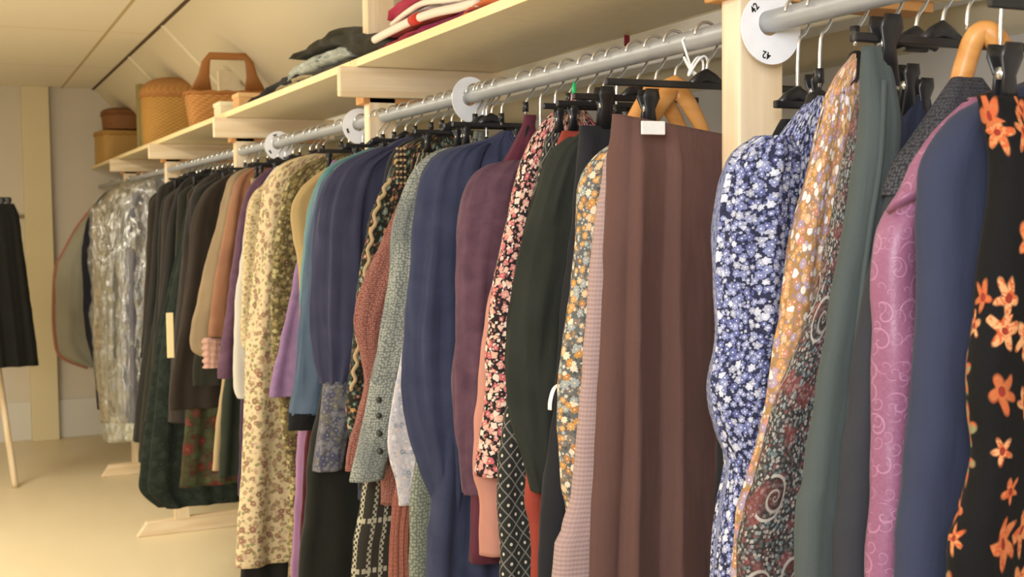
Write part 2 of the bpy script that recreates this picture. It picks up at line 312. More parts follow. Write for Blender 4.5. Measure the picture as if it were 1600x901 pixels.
# ------------------------------------------------------------------ hangers
def hook(parent, y, neck, mat=None, yaw=0.0, r=.019):
    pts = []; cx = RX
    for k in range(13):
        a = PI * (.02 + k / 12 * 1.03) ; pts.append((cx - r * math.cos(a) * math.cos(yaw), y - r * math.cos(a) * math.sin(yaw), RZ + .002 + r * math.sin(a)))
    pts = pts[::-1] if False else pts
    # from the aisle side up over the rail and down behind it, then back to the middle
    pts = pts[:-1] + [(cx + r * 1.02 * math.cos(yaw), y + r * 1.02 * math.sin(yaw), RZ - .010), (cx + .011, y, RZ - .024), (cx + .002, y, RZ - .036), (cx, y, neck)]
    return tube('hook', crom(pts, 3), .0022, mat or CHROME, parent, 7)
HCOUNT = [0]
def hanger(y, kind, what, drop=.085, w=.20, tilt=0.0, prof=None, nf=False, arm=None):
    """kinds: plastic, wood, clip, wire; what: text that names the garment it carries"""
    neck = RZ - drop
    if prof and kind != 'clip' and not nf: neck = min(neck, prof[0][0] + .016)
    cl = {'plastic': 'black plastic', 'wood': 'varnished wooden', 'clip': 'black plastic clip', 'wire': 'thin wire'}[kind]
    t = thing('clothes_hanger' if kind != 'clip' else 'clip_hanger', f'{cl} hanger carrying the {what}', 'hanger', (RX, y, neck), 'hangers on the rail')
    hook(t, y, neck - .005, yaw=tilt)
    if kind in ('plastic', 'wood'):
        m = PLASTIC if kind == 'plastic' else HWOOD; pts = []; rr = []
        def top(d):
            if not prof: return neck - .006 - .085 * (d / w) ** 1.35
            for p, q in zip(prof, prof[1:]):
                hp_, hq = RX - p[1], RX - q[1]
                if hp_ <= d <= hq: return min(neck - .004, p[0] + (q[0] - p[0]) * (d - hp_) / max(hq - hp_, 1e-6) - .024)
                if d < hp_: return neck - .006 - (neck - .006 - p[0] + .01) * (d / max(hp_, 1e-4)) ** .5 if nf else min(neck - .004, p[0] - .004 - .25 * d)
            return None
        if prof: w = max(.06, min(w, max(RX - p[1] for p in prof if p[0] > RZ - .26) - .022))
        lastz = neck - .006; zs = []
        for k in range(11):
            zt = top(k / 10 * w); zt = lastz - .01 if zt is None else zt; zt = max(min(zt, lastz), lastz - .08); zs.append(zt); lastz = zt
        for k in (() if arm else range(-10, 11)):
            s = k / 10; pts.append((RX + s * w, y, zs[abs(k)])); q = 1 - abs(s) ** 3 * .55; rr.append((.0075 * q + .002, (.019 if abs(s) < .2 else .014) * q) if kind == 'wood' else (.006 * q + .002, .014 * q))
        if arm: pts = crom(arm, 5); rr = [(.0125, .011)] * len(pts); rr[0] = rr[-1] = (.008, .008)
        tube('arms', pts, rr, m, t, 14)
        if kind == 'plastic': tube('collar', [(RX, y, neck + .018), (RX, y, neck)], .006, m, t, 8)
    elif kind == 'wire':
        tube('arms', crom([(RX, y, neck), (RX - w, y, neck - .10), (RX + w, y, neck - .10), (RX, y, neck)], 5), .002, CHROME, t, 6)
    else:
        box('bar', (RX - w, RX + w, y - .004, y + .004, neck - .018, neck - .008), PLASTIC, t, .002)
        v = merge(tubed([(RX - .030, y, neck - .013), (RX - .014, y, neck - .004), (RX, y, neck + .002), (RX + .014, y, neck - .004), (RX + .030, y, neck - .013)], [(.004, .004), (.004, .008), (.005, .010), (.004, .008), (.004, .004)], 10))
        link('bridge', *v, PLASTIC, t)
    return t, neck
def clip(t, x, y, z, sc=1.0, yoff=0.0, ln=.042):
    sc = sc * .68 if sc > 1.1 else sc * .8
    """a spring clip: two jaws with rounded grips and a chrome spring"""
    for s in (-1, 1):
        pts = [(x, y + yoff + s * .010 * sc, z + .022 * sc), (x, y + yoff + s * .0075 * sc, z + .010 * sc), (x, y + yoff + s * .005 * sc, z - .006 * sc), (x, y + yoff + s * .004 * sc, z - ln * sc)]
        V, F = tubed(pts, [(.010 * sc, .002), (.014 * sc, .003), (.008 * sc, .003), (.014 * sc, .003)], 10); link('clip_jaw', V, F, PLASTIC, t)
    tube('clip_spring', [(x - .008 * sc, y + yoff, z - .004), (x + .008 * sc, y + yoff, z - .004)], .0055 * sc, CHROME, t, 10)

# ------------------------------------------------------------------ room
XK = 1.584; YW = 9.24; ZC = 2.495; XL = -2.6; YB = -1.6; XS = .976
def wallmat(name, h, rough=.8):
    t = NT(name); o = t.obj(); c = lin(h); f = t.noise(o, 2.5, 4); g = t.noise(o, 160, 2)
    t.bump(g, .0008, .3); return t.fin(t.mix(f, tuple(x * .93 for x in c), c), rough, .3)
WALL = wallmat('painted_wall', 'd8cebc'); KNEE = wallmat('knee_wall_paint', 'cfcdc8'); SLOPE = wallmat('roof_board', 'e0d6bc', .55); COLM = wallmat('column_paint', 'e3d5ae')
t = NT('floor_vinyl'); o_ = t.obj(); f_ = t.noise(t.V('MULTIPLY', o_, (2, .6, 1)), 3, 5, .5); g_ = t.noise(o_, 90, 3)
t.set(t.b.inputs['Base Color'], t.mix(f_, lin('d9bf8e'), lin('e8d3a4'))); t.bump(g_, .0004, .3); FLOOR = t.fin(t.mix(t.M('MULTIPLY', g_, .3), t.mix(f_, lin('dccaa4'), lin('e8d8b4')), lin('d2bf96')), .42, .4)
t = NT('ceiling_tile'); o_ = t.obj(); x_, y_ = t.sep(o_)
gx = t.M('ABSOLUTE', t.M('SUBTRACT', t.M('FRACT', t.M('DIVIDE', t.M('ADD', x_, 30 * 1.2 - .749 + .6), 1.2)), .5)); gy = t.M('ABSOLUTE', t.M('SUBTRACT', t.M('FRACT', t.M('DIVIDE', t.M('ADD', y_, 15 - 6.45 + .75), 1.5)), .5))
sm = t.M('MAXIMUM', t.M('LESS_THAN', gx, .007), t.M('MULTIPLY', t.M('LESS_THAN', gy, .005), .5))
CEIL = t.fin(t.mix(sm, lin('efe6d2'), lin('c4ae84')), .8, .2); t.bump(t.M('ADD', t.noise(o_, 120, 2), t.M('MULTIPLY', sm, -2)), .001, .3)
struct(box('floor', (XL - .1, XK + .1, YB - .1, YW + .1, -.06, 0), FLOOR, bev=0))
struct(box('ceiling', (XL - .1, XS - .012, YB - .1, YW + .1, ZC, ZC + .05), CEIL, bev=0))
struct(box('wall_back', (XL - .1, XK + .6, YW, YW + .1, 0, ZC + .3), WALL, bev=0))
struct(box('wall_front', (XL - .1, XK + .6, YB - .1, YB, 0, ZC + .3), WALL, bev=0))
struct(box('wall_left', (XL - .1, XL, YB - .1, YW + .1, 0, ZC + .05), WALL, bev=0))
zk = CAMH + .288
struct(box('wall_right', (XK, XK + .1, YB - .1, YW + .1, 0, zk), KNEE, bev=0))
sv = [(XS - .012, YB, ZC), (XS - .012, YW, ZC), (XK + .02, YB, zk), (XK + .02, YW, zk), (XS + .1, YB, ZC + .05), (XS + .1, YW, ZC + .05), (XK + .12, YB, zk + .05), (XK + .12, YW, zk + .05)]
struct(link('ceiling_sloped', sv, [(0, 1, 3, 2), (4, 6, 7, 5), (0, 2, 6, 4), (1, 5, 7, 3), (2, 3, 7, 6), (0, 4, 5, 1)], SLOPE, smooth=False))
struct(box('trim_1', (XS - .024, XS - .006, YB, YW, ZC - .006, ZC + .004), plain('dark_gap', '57452c', .9), bev=0))
SEAM = plain('slope_seam_batten', 'efe3c8', .5)
dx, dz_ = XK + .02 - (XS - .012), zk - ZC; ln_ = math.hypot(dx, dz_); nx_, nz_ = dz_ / ln_, -dx / ln_
for i, yy in enumerate((7.35, 6.13, 4.9, 3.7, 2.5, 1.3)):
    a = (XS, ZC - .012 * 1.0); V = []
    for sgn in (-.012, .012):
        for dd in (0, .006):
            V += [(XS - .012 + nx_ * dd, yy + sgn, ZC + nz_ * dd), (XK + .02 + nx_ * dd, yy + sgn, zk + nz_ * dd)]
    if i < 2: struct(link('trim_%d' % (i + 2), V, [(0, 1, 3, 2), (4, 6, 7, 5), (0, 4, 5, 1), (2, 3, 7, 6), (0, 2, 6, 4), (1, 5, 7, 3)], SEAM, smooth=False))
struct(box('trim_column', (.475, .655, YW - .09, YW, 0, ZC), COLM, bev=.004))
BASE = wallmat('skirting_panel', 'dcd8cc', .5)
struct(box('trim_white_beam', (1.42, 1.50, YB, YW, CAMH + .336, CAMH + .412), wallmat('white_beam', 'e8e8e4', .5), bev=.003))
struct(box('baseboard_back', (.655, XK, YW - .018, YW, 0, .275), BASE, bev=.003)); struct(box('baseboard_back_left', (XL, .475, YW - .018, YW, 0, .275), BASE, bev=.003))
struct(box('trim_wall_rail', (XL, .475, YW - .022, YW, CAMH + .035, CAMH + .06), plain('wall_rail_grey', '8c8069', .6), bev=.003))

# ------------------------------------------------------------------ the long wooden clothes rack
rack = thing('clothes_rack', 'long pine clothes rack with steel rails and cream overhead shelf along the sloped wall', 'clothes rack', (1.0, 1.43, 0))
SB, ST = CAMH + .377, CAMH + .396; PY = [1.376, 2.95, 4.52, 6.12, 7.68]; YS = [-.2] + PY[:]
for i, py in enumerate(PY):
    pw = .021
    box('post', (.960, 1.032, py - pw, py + pw, 0.0, SB if i != 1 else CAMH + .86), WOOD, rack, .003)
    box('shelf_bracket', (.878, 1.33, py - pw - .024, py - pw, SB - .074, SB), WOODX, rack, .004)
    box('cross_block', (.945, 1.30, py - pw, py + pw + .02, SB - .088, SB - .052), wood('block_pine%d' % i, 'cf9a5e', 'b9834a', axis=0), rack, .003)
    v, f = boxd(.775, 1.36, py - .022, py + .022, 0, .085); v = [(x + (.05 if x < .8 and z > .05 else 0), y, z - (0.015 if x < .8 and z > .05 else 0)) for x, y, z in v]
    o = link('foot', v, f, WOODX, rack, smooth=False); mm = o.modifiers.new('bevel', 'BEVEL'); mm.width = .004
rails = [(.25, 1.331), (1.397, 2.87), (2.972, 4.49), (4.542, 6.09), (6.142, 7.65), (7.702, 9.15)]
for a, b in rails:
    n = 28; V = []; F = []
    for yy, r in ((a, .0105), (a, .0145), (b, .0145), (b, .0105)):
        for k in range(n): V.append((RX + r * math.cos(2 * PI * k / n), yy, RZ + r * math.sin(2 * PI * k / n)))
    for q in range(4):
        for k in range(n): F.append((q * n + k, q * n + (k + 1) % n, ((q + 1) % 4) * n + (k + 1) % n, ((q + 1) % 4) * n + k))
    o = link('rail', V, F, STEEL, rack); mm = o.modifiers.new('edge', 'EDGE_SPLIT')
for i, (a, b) in enumerate([(-.6, 1.43), (1.434, 2.955), (2.96, 4.57), (4.574, 6.17), (6.174, 9.15)]):
    bb = box('shelf_board', (.925, 1.29, a, b, SB, ST), LAM, rack, .001); ed = box('edge_band', (.9225, .925, a, b, SB, ST), EDGE, bb, 0); ed.parent = bb; ed.matrix_parent_inverse = Matrix.Identity(4)

# size discs on the rail
def disc(y, label, marks, tilt=0.0, hr=.0175):
    t = thing('size_divider', label, 'size divider', (RX, y, RZ), 'round size dividers on the rail'); n = 64; V = []; F = []; cz = RZ - .008; cx = RX + .004; hz = RZ - .007; r0 = .047
    for yy in (y - .001, y + .001):
        for k in range(n):
            a = 2 * PI * k / n; V.append((cx + r0 * math.cos(a), yy + tilt * math.cos(a) * r0, cz + r0 * math.sin(a)))
        for k in range(n):
            a = 2 * PI * k / n; V.append((RX + hr * math.cos(a), yy + tilt * math.cos(a) * hr, RZ + .0145 - hr + hr * math.sin(a)))
    for k in range(n):
        j = (k + 1) % n; F += [(k, j, n + j, n + k), (2 * n + k, 3 * n + k, 3 * n + j, 2 * n + j), (k, 2 * n + k, 2 * n + j, j), (n + k, n + j, 3 * n + j, 3 * n + k)]
    link('plate', V, F, WHITE, t, smooth=False)
    for (ang, txt, sz) in marks:
        a = math.radians(ang); rr = .036
        if txt == 'mark':
            c = Vector((cx + rr * math.cos(a), y - .0022, cz + rr * math.sin(a))); V2, F2 = boxd(-.006, .006, -.0006, .0006, -.0025, .0025)
            V2 = [Vector(v) for v in V2]; V2 = [Matrix.Rotation(-(a - PI / 2), 3, 'Y') @ v + c for v in V2]; link('number', V2, F2, INK, t, smooth=False); continue
        cu = bpy.data.curves.new('number', 'FONT'); cu.body = txt; cu.size = sz; cu.align_x = 'CENTER'; cu.align_y = 'CENTER'; cu.extrude = .0003; cu.offset = .00018
        tmp = bpy.data.objects.new('tmp', cu); COL.objects.link(tmp); dg = bpy.context.evaluated_depsgraph_get(); me = bpy.data.meshes.new_from_object(tmp.evaluated_get(dg)); bpy.data.objects.remove(tmp)
        M_ = Matrix.Translation((cx + rr * math.cos(a), y - .0015, cz + rr * math.sin(a))) @ Matrix.Rotation(-(a - PI / 2), 4, 'Y') @ Matrix.Rotation(PI / 2, 4, 'X')
        me.transform(M_); me.materials.clear(); me.materials.append(INK); o = bpy.data.objects.new('number', me); COL.objects.link(o); o.parent = t; o.matrix_parent_inverse = Matrix.Translation(-t.location)
disc(1.318, 'large white round size divider printed with 42 beside the nearest post', [(138, '42', .0135), (257, '42', .0135), (40, '42', .0135)], 0, .0162)
disc(2.33, 'blank looking white round divider halfway along the second rail', [], .25)
disc(3.08, 'white divider half hidden behind the second post', [(200, 'mark', 1)])
disc(3.95, 'small far white divider with dark marks above the cream floral dresses', [(110, 'mark', 1), (215, 'mark', 1)])

# ------------------------------------------------------------------ garments
def outline(left, y, hem=None, right=None, flat=False, xc=None, minw=.02):
    xc = RX if xc is None else xc; L = [P(a, b, y) for a, b in left]; R_ = [P(a, b, y) for a, b in right] if right else None; out = []
    def rx(z):
        if not R_: return None
        if z >= R_[0].z: return R_[0].x
        for a, b in zip(R_, R_[1:]):
            if b.z <= z <= a.z: return a.x + (b.x - a.x) * (a.z - z) / max(a.z - b.z, 1e-6)
        return R_[-1].x
    for p in L:
        xr = rx(p.z) or max(2 * xc - p.x, xc + minw); out.append((p.z, min(p.x, xr - minw), min(xr, 1.30)))
    if not flat:
        z, xl, xr = out[0]; w_ = (xr - xl) / 2
        if w_ > .06: top = min(RZ - .060, z + .4 * (w_ - .04)); out.insert(0, (max(top, z + .012), (xl + xr) / 2 - .035, (xl + xr) / 2 + .035))
    if hem is not None and hem < out[-1][0] - .03:
        z, xl, xr = out[-1]; k = min(.04, (z - hem) * .05); out.append((hem, xl - k, min(xr + k, 1.32)))
    return out
def garment(name, label, cat, y, mat, left, hem=None, right=None, flat=False, t=.022, amp=(.003, .010), K=9, seed=1, hk='plastic', wr=.004, sl=None, slm=None, part='body', short=None, drop=.055, group=None, clips=None, xc=None, sharp=.5, w_=.19, cuff=None, tt=None, gather=0.0, samp=.12, sfold=7, hang=True, sag=0.0, knife=False, nf=False, arm=None):
    g = thing(name, label, cat, (RX, y, RZ), group); prof = outline(left, y, hem, right, flat, xc)
    if hk == 'clip' and not clips and prof[0][0] < RZ - .12: prof.insert(0, (RZ - .112, max(prof[0][1], RX - .075), RX + .075)); w_ = min(w_, .085)
    if hk == 'clip' and clips: w_ = min(w_, RX - prof[0][1] + .012)
    kind = 'skirt' if cat in ('skirt', 'trousers') else part
    b = body({'skirt': 'skirt_panel' if cat == 'skirt' else 'trouser_leg'}.get(kind, 'bodice'), prof, y, mat, g, t, amp, K, seed, wr=wr, sharp=sharp, tt=tt, sag=sag, knife=knife)
    if sl:
        pts = []
        for (px, py, rx_, ry_) in sl:
            p = P(px, py, y - .004); pts.append((p.x + rx_, y - .004, p.z, rx_, ry_))
        s = sleeve('sleeve', pts, slm or mat, g, seed, sfold, samp, gather=gather)
        if cuff:
            cm, cl, extra = cuff; x, yy, z, rx_, ry_ = pts[-1]; x2, _, z2, _, _ = pts[-2]; d = (Vector((x, yy, z)) - Vector((x2, yy, z2))).normalized()
            q = Vector((x, yy, z)); cp = [(q.x - d.x * .004, yy, q.z - d.z * .004, rx_ * 1.05, ry_ * 1.05), (q.x + d.x * cl * .5, yy, q.z + d.z * cl * .5, rx_ * extra, ry_ * 1.1), (q.x + d.x * cl, yy, q.z + d.z * cl, rx_ * extra, ry_ * 1.1)]
            cp[0], cf = cp[0], sleeve('cuff', cp, cm, s, seed + 3, 5, .05, wr=.002)
        # the far sleeve, mirrored behind the bodice
        mp = [(min(2 * RX - x, 1.27), yy + .004, z, rx_, ry_) for x, yy, z, rx_, ry_ in pts]; sleeve('sleeve', mp, slm or mat, g, seed + 9, sfold, samp, gather=gather)
    if hang:
        h, nk = hanger(y, hk, short or label, drop, w_, prof=None if nf == 'free' else prof, nf=nf, arm=arm)
        for c in (clips or []):
            p = P(c[0], c[1], y); clip(h, p.x, y, p.z, c[2] if len(c) > 2 else 1.0)
        if hk == 'clip' and not clips:
            for s in (-1, 1): clip(h, RX + s * (w_ - .03), y, nk - .03, .8)
    return g, b
D, SK, BL, JK, TR = 'dress', 'skirt', 'blouse', 'jacket', 'trousers'

# --- nearest bay, right of the first post
mA = floral('black_crepe_orange_roses', '0f0f10', ('cf7c4c', 'd08a58', 'b8683e', 'd89e6c', '8a8a62'), scale=30, R=.47, petals=5, dep=.28, centre='8e3426', small=None, dens=.72, line='c45f36', stretch=.8)
gA, _ = garment('floral_skirt', 'black skirt with large orange flowers at the right end of the rail', SK, .80, mA, [(1530, 150), (1552, 250), (1546, 330), (1530, 420), (1524, 500), (1512, 600), (1518, 700), (1498, 800), (1478, 901)], hem=.55, flat=True, t=.03, amp=(.003, .014), K=8, seed=1, hk='clip', short='black skirt with orange flowers', clips=[(1570, 108, 1.5)], w_=.15)
mB = cloth('navy_wool', '363b4f', .06, mott=5, h2='2f3447')
gB, _ = garment('plain_dress', 'plain slate navy dress between the pink brocade and the orange flowered one', D, .872, mB, [(1512, 168), (1480, 200), (1452, 245), (1442, 300), (1440, 400), (1438, 500), (1430, 600), (1424, 700), (1414, 800), (1405, 901)], hem=.5, t=.026, amp=(.001, .006), K=6, seed=2, wr=.003, short='plain slate navy dress')
mC = brocade('mauve_brocade', '85506c', 'b482a0')
gC, bC = garment('brocade_jacket', 'mauve pink brocade jacket with pale scroll pattern', JK, .93, mC, [(1515, 152), (1475, 190), (1440, 235), (1408, 300), (1385, 335), (1371, 375), (1368, 450), (1368, 600), (1364, 750), (1355, 901)], hem=.75, t=.022, amp=(.001, .006), K=6, seed=3, short='mauve pink brocade jacket')
# the jacket's folded shoulder flap
pf = [P(1388, 330, .922), P(1400, 318, .912), P(1425, 306, .902), P(1445, 300, .90)]
tube('shoulder_flap', pf, [(.003, .003), (.008, .004), (.010, .004), (.006, .003)], mC, bC, 10)
mD = dots('charcoal_lace', '2b2b2e', '47474b', 260, .4, '3c3c42'); mD2 = cloth('charcoal_crepe', '36373c', .1)
gD, bD = garment('lace_dress', 'charcoal dress with lace shoulders on a wooden hanger', D, .975, mD2, [(1490, 120), (1440, 195), (1402, 250), (1384, 300), (1366, 380), (1346, 470), (1326, 620), (1308, 800), (1300, 901)], hem=.5, t=.02, amp=(.002, .008), K=6, seed=4, hk='wood', short='charcoal lace shouldered dress', w_=.17, nf=True, arm=[P(1478, 185, .985), P(1497, 140, .98), P(1510, 95, .975), P(1522, 62, .968), P(1538, 50, .962), P(1556, 62, .955), P(1580, 110, .95)])
body('lace_yoke', outline([(1488, 121), (1438, 194), (1398, 251), (1386, 280), (1379, 305)], .975), .975, mD, bD, .024, (.001, .001), 6, 4, wr=.002)
mE = cloth('grey_green_gabardine', '4b5352', .05, mott=4, h2='434b4a')
gE, bE = garment('trousers', 'grey green trousers hung from a large black clip', TR, 1.01, mE, [(1348, 72), (1346, 130), (1344, 200), (1332, 290), (1316, 380), (1298, 480), (1278, 600), (1258, 750), (1242, 901)], hem=.45, right=[(1388, 72), (1402, 180), (1404, 250), (1396, 350), (1375, 450), (1372, 600), (1368, 901)], flat=True, t=.017, amp=(.001, .003), K=3, seed=5, hk='clip', short='grey green trousers', clips=[(1384, 62, 1.7)], w_=.13, wr=.003)
#tube('waistband_seam', [P(1346, 108, .9925), P(1380, 110, .9925)], .0012, cloth('dark_thread', '2c3434'), bE, 6)
tube('crease', crom([P(1384, 125, .994), P(1378, 250, .992), P(1362, 360, .99), P(1345, 500, .99), P(1325, 700, .99), P(1312, 901, .99)], 6), (.0035), mE, bE, 8)
mN1 = cloth('ink_navy', '262b3c', .1)
garment('narrow_skirt', 'ink navy skirt clipped beside the grey green trousers', SK, 1.05, mN1, [(1425, 150), (1402, 190), (1392, 240), (1380, 320), (1370, 420)], hem=.6, flat=True, t=.015, amp=(.002, .006), K=6, seed=6, hk='clip', clips=[(1418, 128, 1.1), (1440, 150, 1.1)], w_=.14, short='ink navy skirt')
mF = paisley('grey_paisley')
garment('paisley_dress', 'grey and wine paisley dress below the orange ditsy one', D, 1.092, mF, [(1345, 140), (1330, 220), (1312, 300), (1293, 400), (1272, 480), (1245, 560), (1214, 640), (1192, 740), (1170, 820), (1160, 901)], hem=.45, t=.022, amp=(.002, .008), K=7, seed=7, short='grey paisley dress')
mG = floral('orange_lilac_ditsy', 'a8865a', ('cf9a66', 'e0bc92', 'a896ac', 'f4ece4', 'c28a68', 'd6a05c', 'd08f80', 'b7a2b0', 'f6f0ea', 'd9a878'), scale=92, R=.52, petals=8, wob=.12, dep=.05, centre='f3d9c0', small=('b07c4a', '9a8398', 'd8c0b0'))
garment('ditsy_dress', 'orange and lilac small flowered dress on a black hanger', D, 1.15, mG, [(1335, 84), (1312, 112), (1296, 145), (1284, 190), (1270, 240), (1250, 320), (1232, 400), (1222, 470), (1205, 560), (1192, 650), (1172, 730), (1150, 800), (1146, 862)], hem=.62, t=.02, amp=(.002, .008), K=8, seed=8, short='orange and lilac small flowered dress', drop=.048)
mH = floral('blue_white_ditsy', '33364f', ('8087b4', 'a3a9cc', '6a71a4', 'd5d9e6', '8d95c0', 'b6b9ca'), scale=112, R=.54, petals=6, wob=.2, centre='eef0f8', small=('c3c8d8', '666c9c', '2a2d44', 'a0a4bc'))
garment('ditsy_dress', 'blue and white small flowered dress with puffed sleeve beside the nearest post', D, 1.215, mH, [(1268, 150), (1240, 185), (1215, 222), (1190, 300), (1170, 400), (1165, 560), (1165, 700), (1150, 901)], hem=.55, t=.024, amp=(.003, .010), K=8, seed=9, short='blue and white small flowered dress',
        sl=[(1185, 212, .02, .02), (1150, 240, .042, .03), (1132, 290, .05, .034), (1122, 360, .052, .036), (1122, 440, .05, .034), (1126, 520, .046, .032), (1113, 600, .048, .032), (1124, 670, .04, .03), (1140, 725, .032, .026), (1128, 800, .036, .028), (1114, 901, .038, .03), (1108, 1000, .038, .03)], gather=.16, samp=.12)
mK0 = cloth('black_cotton', '1d1d20', .15)
garment('plain_skirt', 'black skirt clipped behind the blue and white dress', SK, 1.258, mK0, [(1222, 186), (1190, 260), (1160, 400), (1140, 560)], hem=.6, flat=True, t=.02, seed=10, hk='clip', clips=[(1272, 138, 1.2)], drop=.10, w_=.09, short='black skirt behind the blue and white dress')

# --- second bay, between the two wooden posts
mI = cloth('brown_crepe', '624842', .05, mott=4, h2='5a413b')
gI, bI = garment('pleated_skirt', 'long dark brown pleated skirt hung next to the nearest post', SK, 1.462, mI, [(957, 178), (955, 230), (950, 320), (945, 430), (941, 560), (934, 720), (926, 901)], hem=.42, flat=True, t=.032, amp=(.008, .034), K=12, seed=11, hk='clip', clips=[(1013, 165, 1.5)], w_=.21, short='long dark brown pleated skirt', wr=.003, sharp=.2, sag=.14, knife=True)
q = P(1018, 200, 1.408); box('price_tag', (q.x - .018, q.x + .018, 1.402, 1.406, q.z - .009, q.z + .009), plain('tag_card', 'e6e6e2', .5), gI, .001)
#tube('waistband', crom([P(958, 182, 1.46), P(1000, 196, 1.448), P(1050, 206, 1.446), P(1100, 214, 1.448), P(1135, 216, 1.452)], 5), (.008, .004), mI, bI, 10)
for yy, tx in ((1.527, 'left'), (1.555, 'right')): pass
mJ = rib('mauve_beige_rib', 'ad9490', 150, 0, .78)
garment('ribbed_dress', 'dusty beige pink ribbed dress beside the brown skirt', D, 1.545, mJ, [(955, 230), (944, 280), (936, 340), (928, 420), (916, 560), (905, 680), (900, 760), (885, 830), (870, 901)], hem=.5, t=.018, amp=(.002, .008), K=8, seed=12, hk='wood', drop=.056, w_=.062, nf='free', short='dusty beige pink ribbed dress')
mK = floral('ochre_grey_floral', '6b6d6a', ('d49a50', 'e6c79c', 'c48a52', 'a9b0ad', 'f0e2c6', 'd8a669', '8c8178'), scale=80, R=.5, petals=8, wob=.15, centre='efd9a8', small=('d8d2c4', '54544f', 'a98a64', 'b9bab4'))
garment('floral_dress', 'ochre and grey flowered dress left of the dusty ribbed one', D, 1.60, mK, [(955, 225), (925, 250), (906, 290), (900, 350), (894, 430), (884, 510), (876, 580), (874, 680), (878, 760), (885, 830)], hem=.78, t=.02, amp=(.002, .008), K=8, seed=13, hk='wood', drop=.056, w_=.062, nf='free', short='ochre and grey flowered dress')
mK2 = cloth('black_gabardine', '26272b', .12)
gK2, _ = garment('plain_skirt', 'black skirt in a big clip behind the ochre flowered dress', SK, 1.655, mK2, [(906, 196), (903, 260), (897, 340), (886, 420), (877, 520), (868, 640), (852, 800), (845, 901)], hem=.5, flat=True, t=.018, amp=(.002, .006), K=6, seed=14, hk='clip', clips=[(944, 160, 1.6)], w_=.16, short='black skirt behind the ochre flowered dress')
tube('hanging_ribbon', crom([P(878, 598, 1.62), P(866, 606, 1.615), P(860, 625, 1.61), P(859, 640, 1.61)], 5), (.004, .0012), plain('white_ribbon', 'f0efe6', .6), gK2, 8)
mL = cloth('bottle_velvet', '333630', .14, h2='252823', sheen=.0, mott=7)
garment('velvet_jacket', 'dark green velvet jacket with a full sleeve', JK, 1.72, mL, [(928, 196), (900, 212), (880, 250), (868, 400), (866, 600), (860, 700)], hem=.95, t=.02, amp=(.002, .006), K=6, seed=15, short='dark green velvet jacket',
        sl=[(890, 214, .018, .018), (858, 240, .04, .026), (836, 300, .047, .028), (818, 370, .05, .03), (802, 460, .052, .03), (794, 550, .052, .03), (796, 630, .05, .03), (808, 690, .04, .026), (820, 730, .034, .024), (830, 768, .03, .022)], samp=.07)
mRed = cloth('rust_red_wool', '9c4436', .1)
garment('plain_skirt', 'rust red skirt showing low down beside the diamond patterned one', SK, 1.765, mRed, [(850, 300), (838, 500), (830, 700), (826, 780), (834, 860)], hem=.72, flat=True, t=.01, amp=(.001, .004), seed=16, hk='clip', w_=.12, short='rust red skirt')
mM = lattice('diamond_weave')
garment('patterned_skirt', 'black and cream diamond patterned skirt low under the pink floral blouse', SK, 1.815, mM, [(850, 230), (822, 400), (808, 520), (800, 600), (786, 690), (780, 760), (782, 830), (786, 901)], hem=.5, flat=True, t=.022, amp=(.002, .009), K=8, seed=17, hk='clip', w_=.13, short='diamond patterned skirt')
mN = floral('pink_black_floral', '2b2527', ('e0a095', 'd78482', 'eac0ae', 'f2dccb', 'cf6f73', 'e9b7a0'), scale=82, R=.48, petals=4, centre='f0d8b8', small=('e9c5b4', 'd58f86', 'f1e0d0', '8a5a55'), dens=.95)
gN, _ = garment('floral_blouse', 'pink and black flowered blouse with a small green tag', BL, 1.885, mN, [(945, 148), (890, 162), (862, 175), (838, 205), (820, 240), (803, 290), (788, 350), (772, 420), (762, 490), (755, 560), (754, 620), (748, 690), (740, 744)], hem=None, t=.024, amp=(.002, .007), K=8, seed=18, short='pink and black flowered blouse')
q = P(897, 142, 1.88); tube('green_tag', [(q.x, 1.88, q.z + .016), (q.x, 1.88, q.z + .004), (q.x, 1.88, q.z - .014)], [(.0015, .0015), (.005, .002), (.003, .002)], GREEN, gN, 8)
mO = cloth('salmon_crepe', 'bf8878', .06)
garment('plain_dress', 'salmon pink dress hanging below the pink floral blouse', D, 1.94, mO, [(850, 230), (800, 330), (768, 430), (752, 520), (745, 600), (737, 680), (736, 740), (746, 780), (747, 868)], hem=None, t=.02, amp=(.002, .007), K=7, seed=19, short='salmon pink dress')
mQ = cloth('plum_damask', '654a57', .16, mott=30, h2='4f3845')
mP = cloth('burgundy_velvet', '5c2c3b', .1, sheen=.1)
garment('gathered_blouse', 'mottled plum blouse with a long gathered puff sleeve', BL, 2.0, mQ, [(850, 230), (806, 270), (780, 330), (765, 450), (760, 600)], hem=.98, t=.02, amp=(.002, .006), K=7, seed=20, short='mottled plum blouse',
        sl=[(800, 250, .012, .014), (765, 258, .036, .024), (738, 280, .05, .03), (724, 320, .055, .031), (716, 390, .055, .031), (712, 470, .053, .03), (711, 560, .05, .03), (712, 650, .044, .028), (716, 710, .038, .024), (725, 772, .026, .02)], gather=.24, samp=.10)
garment('velvet_jacket', 'burgundy velvet jacket whose shoulder rises above the plum blouse', JK, 2.06, mP, [(838, 180), (815, 200), (795, 235), (772, 275), (752, 340), (742, 450), (742, 600)], hem=.9, t=.022, amp=(.001, .006), K=6, seed=21, short='burgundy velvet jacket')
mR = cloth('navy_slub', '3d425a', .16, mott=18, h2='32374e')
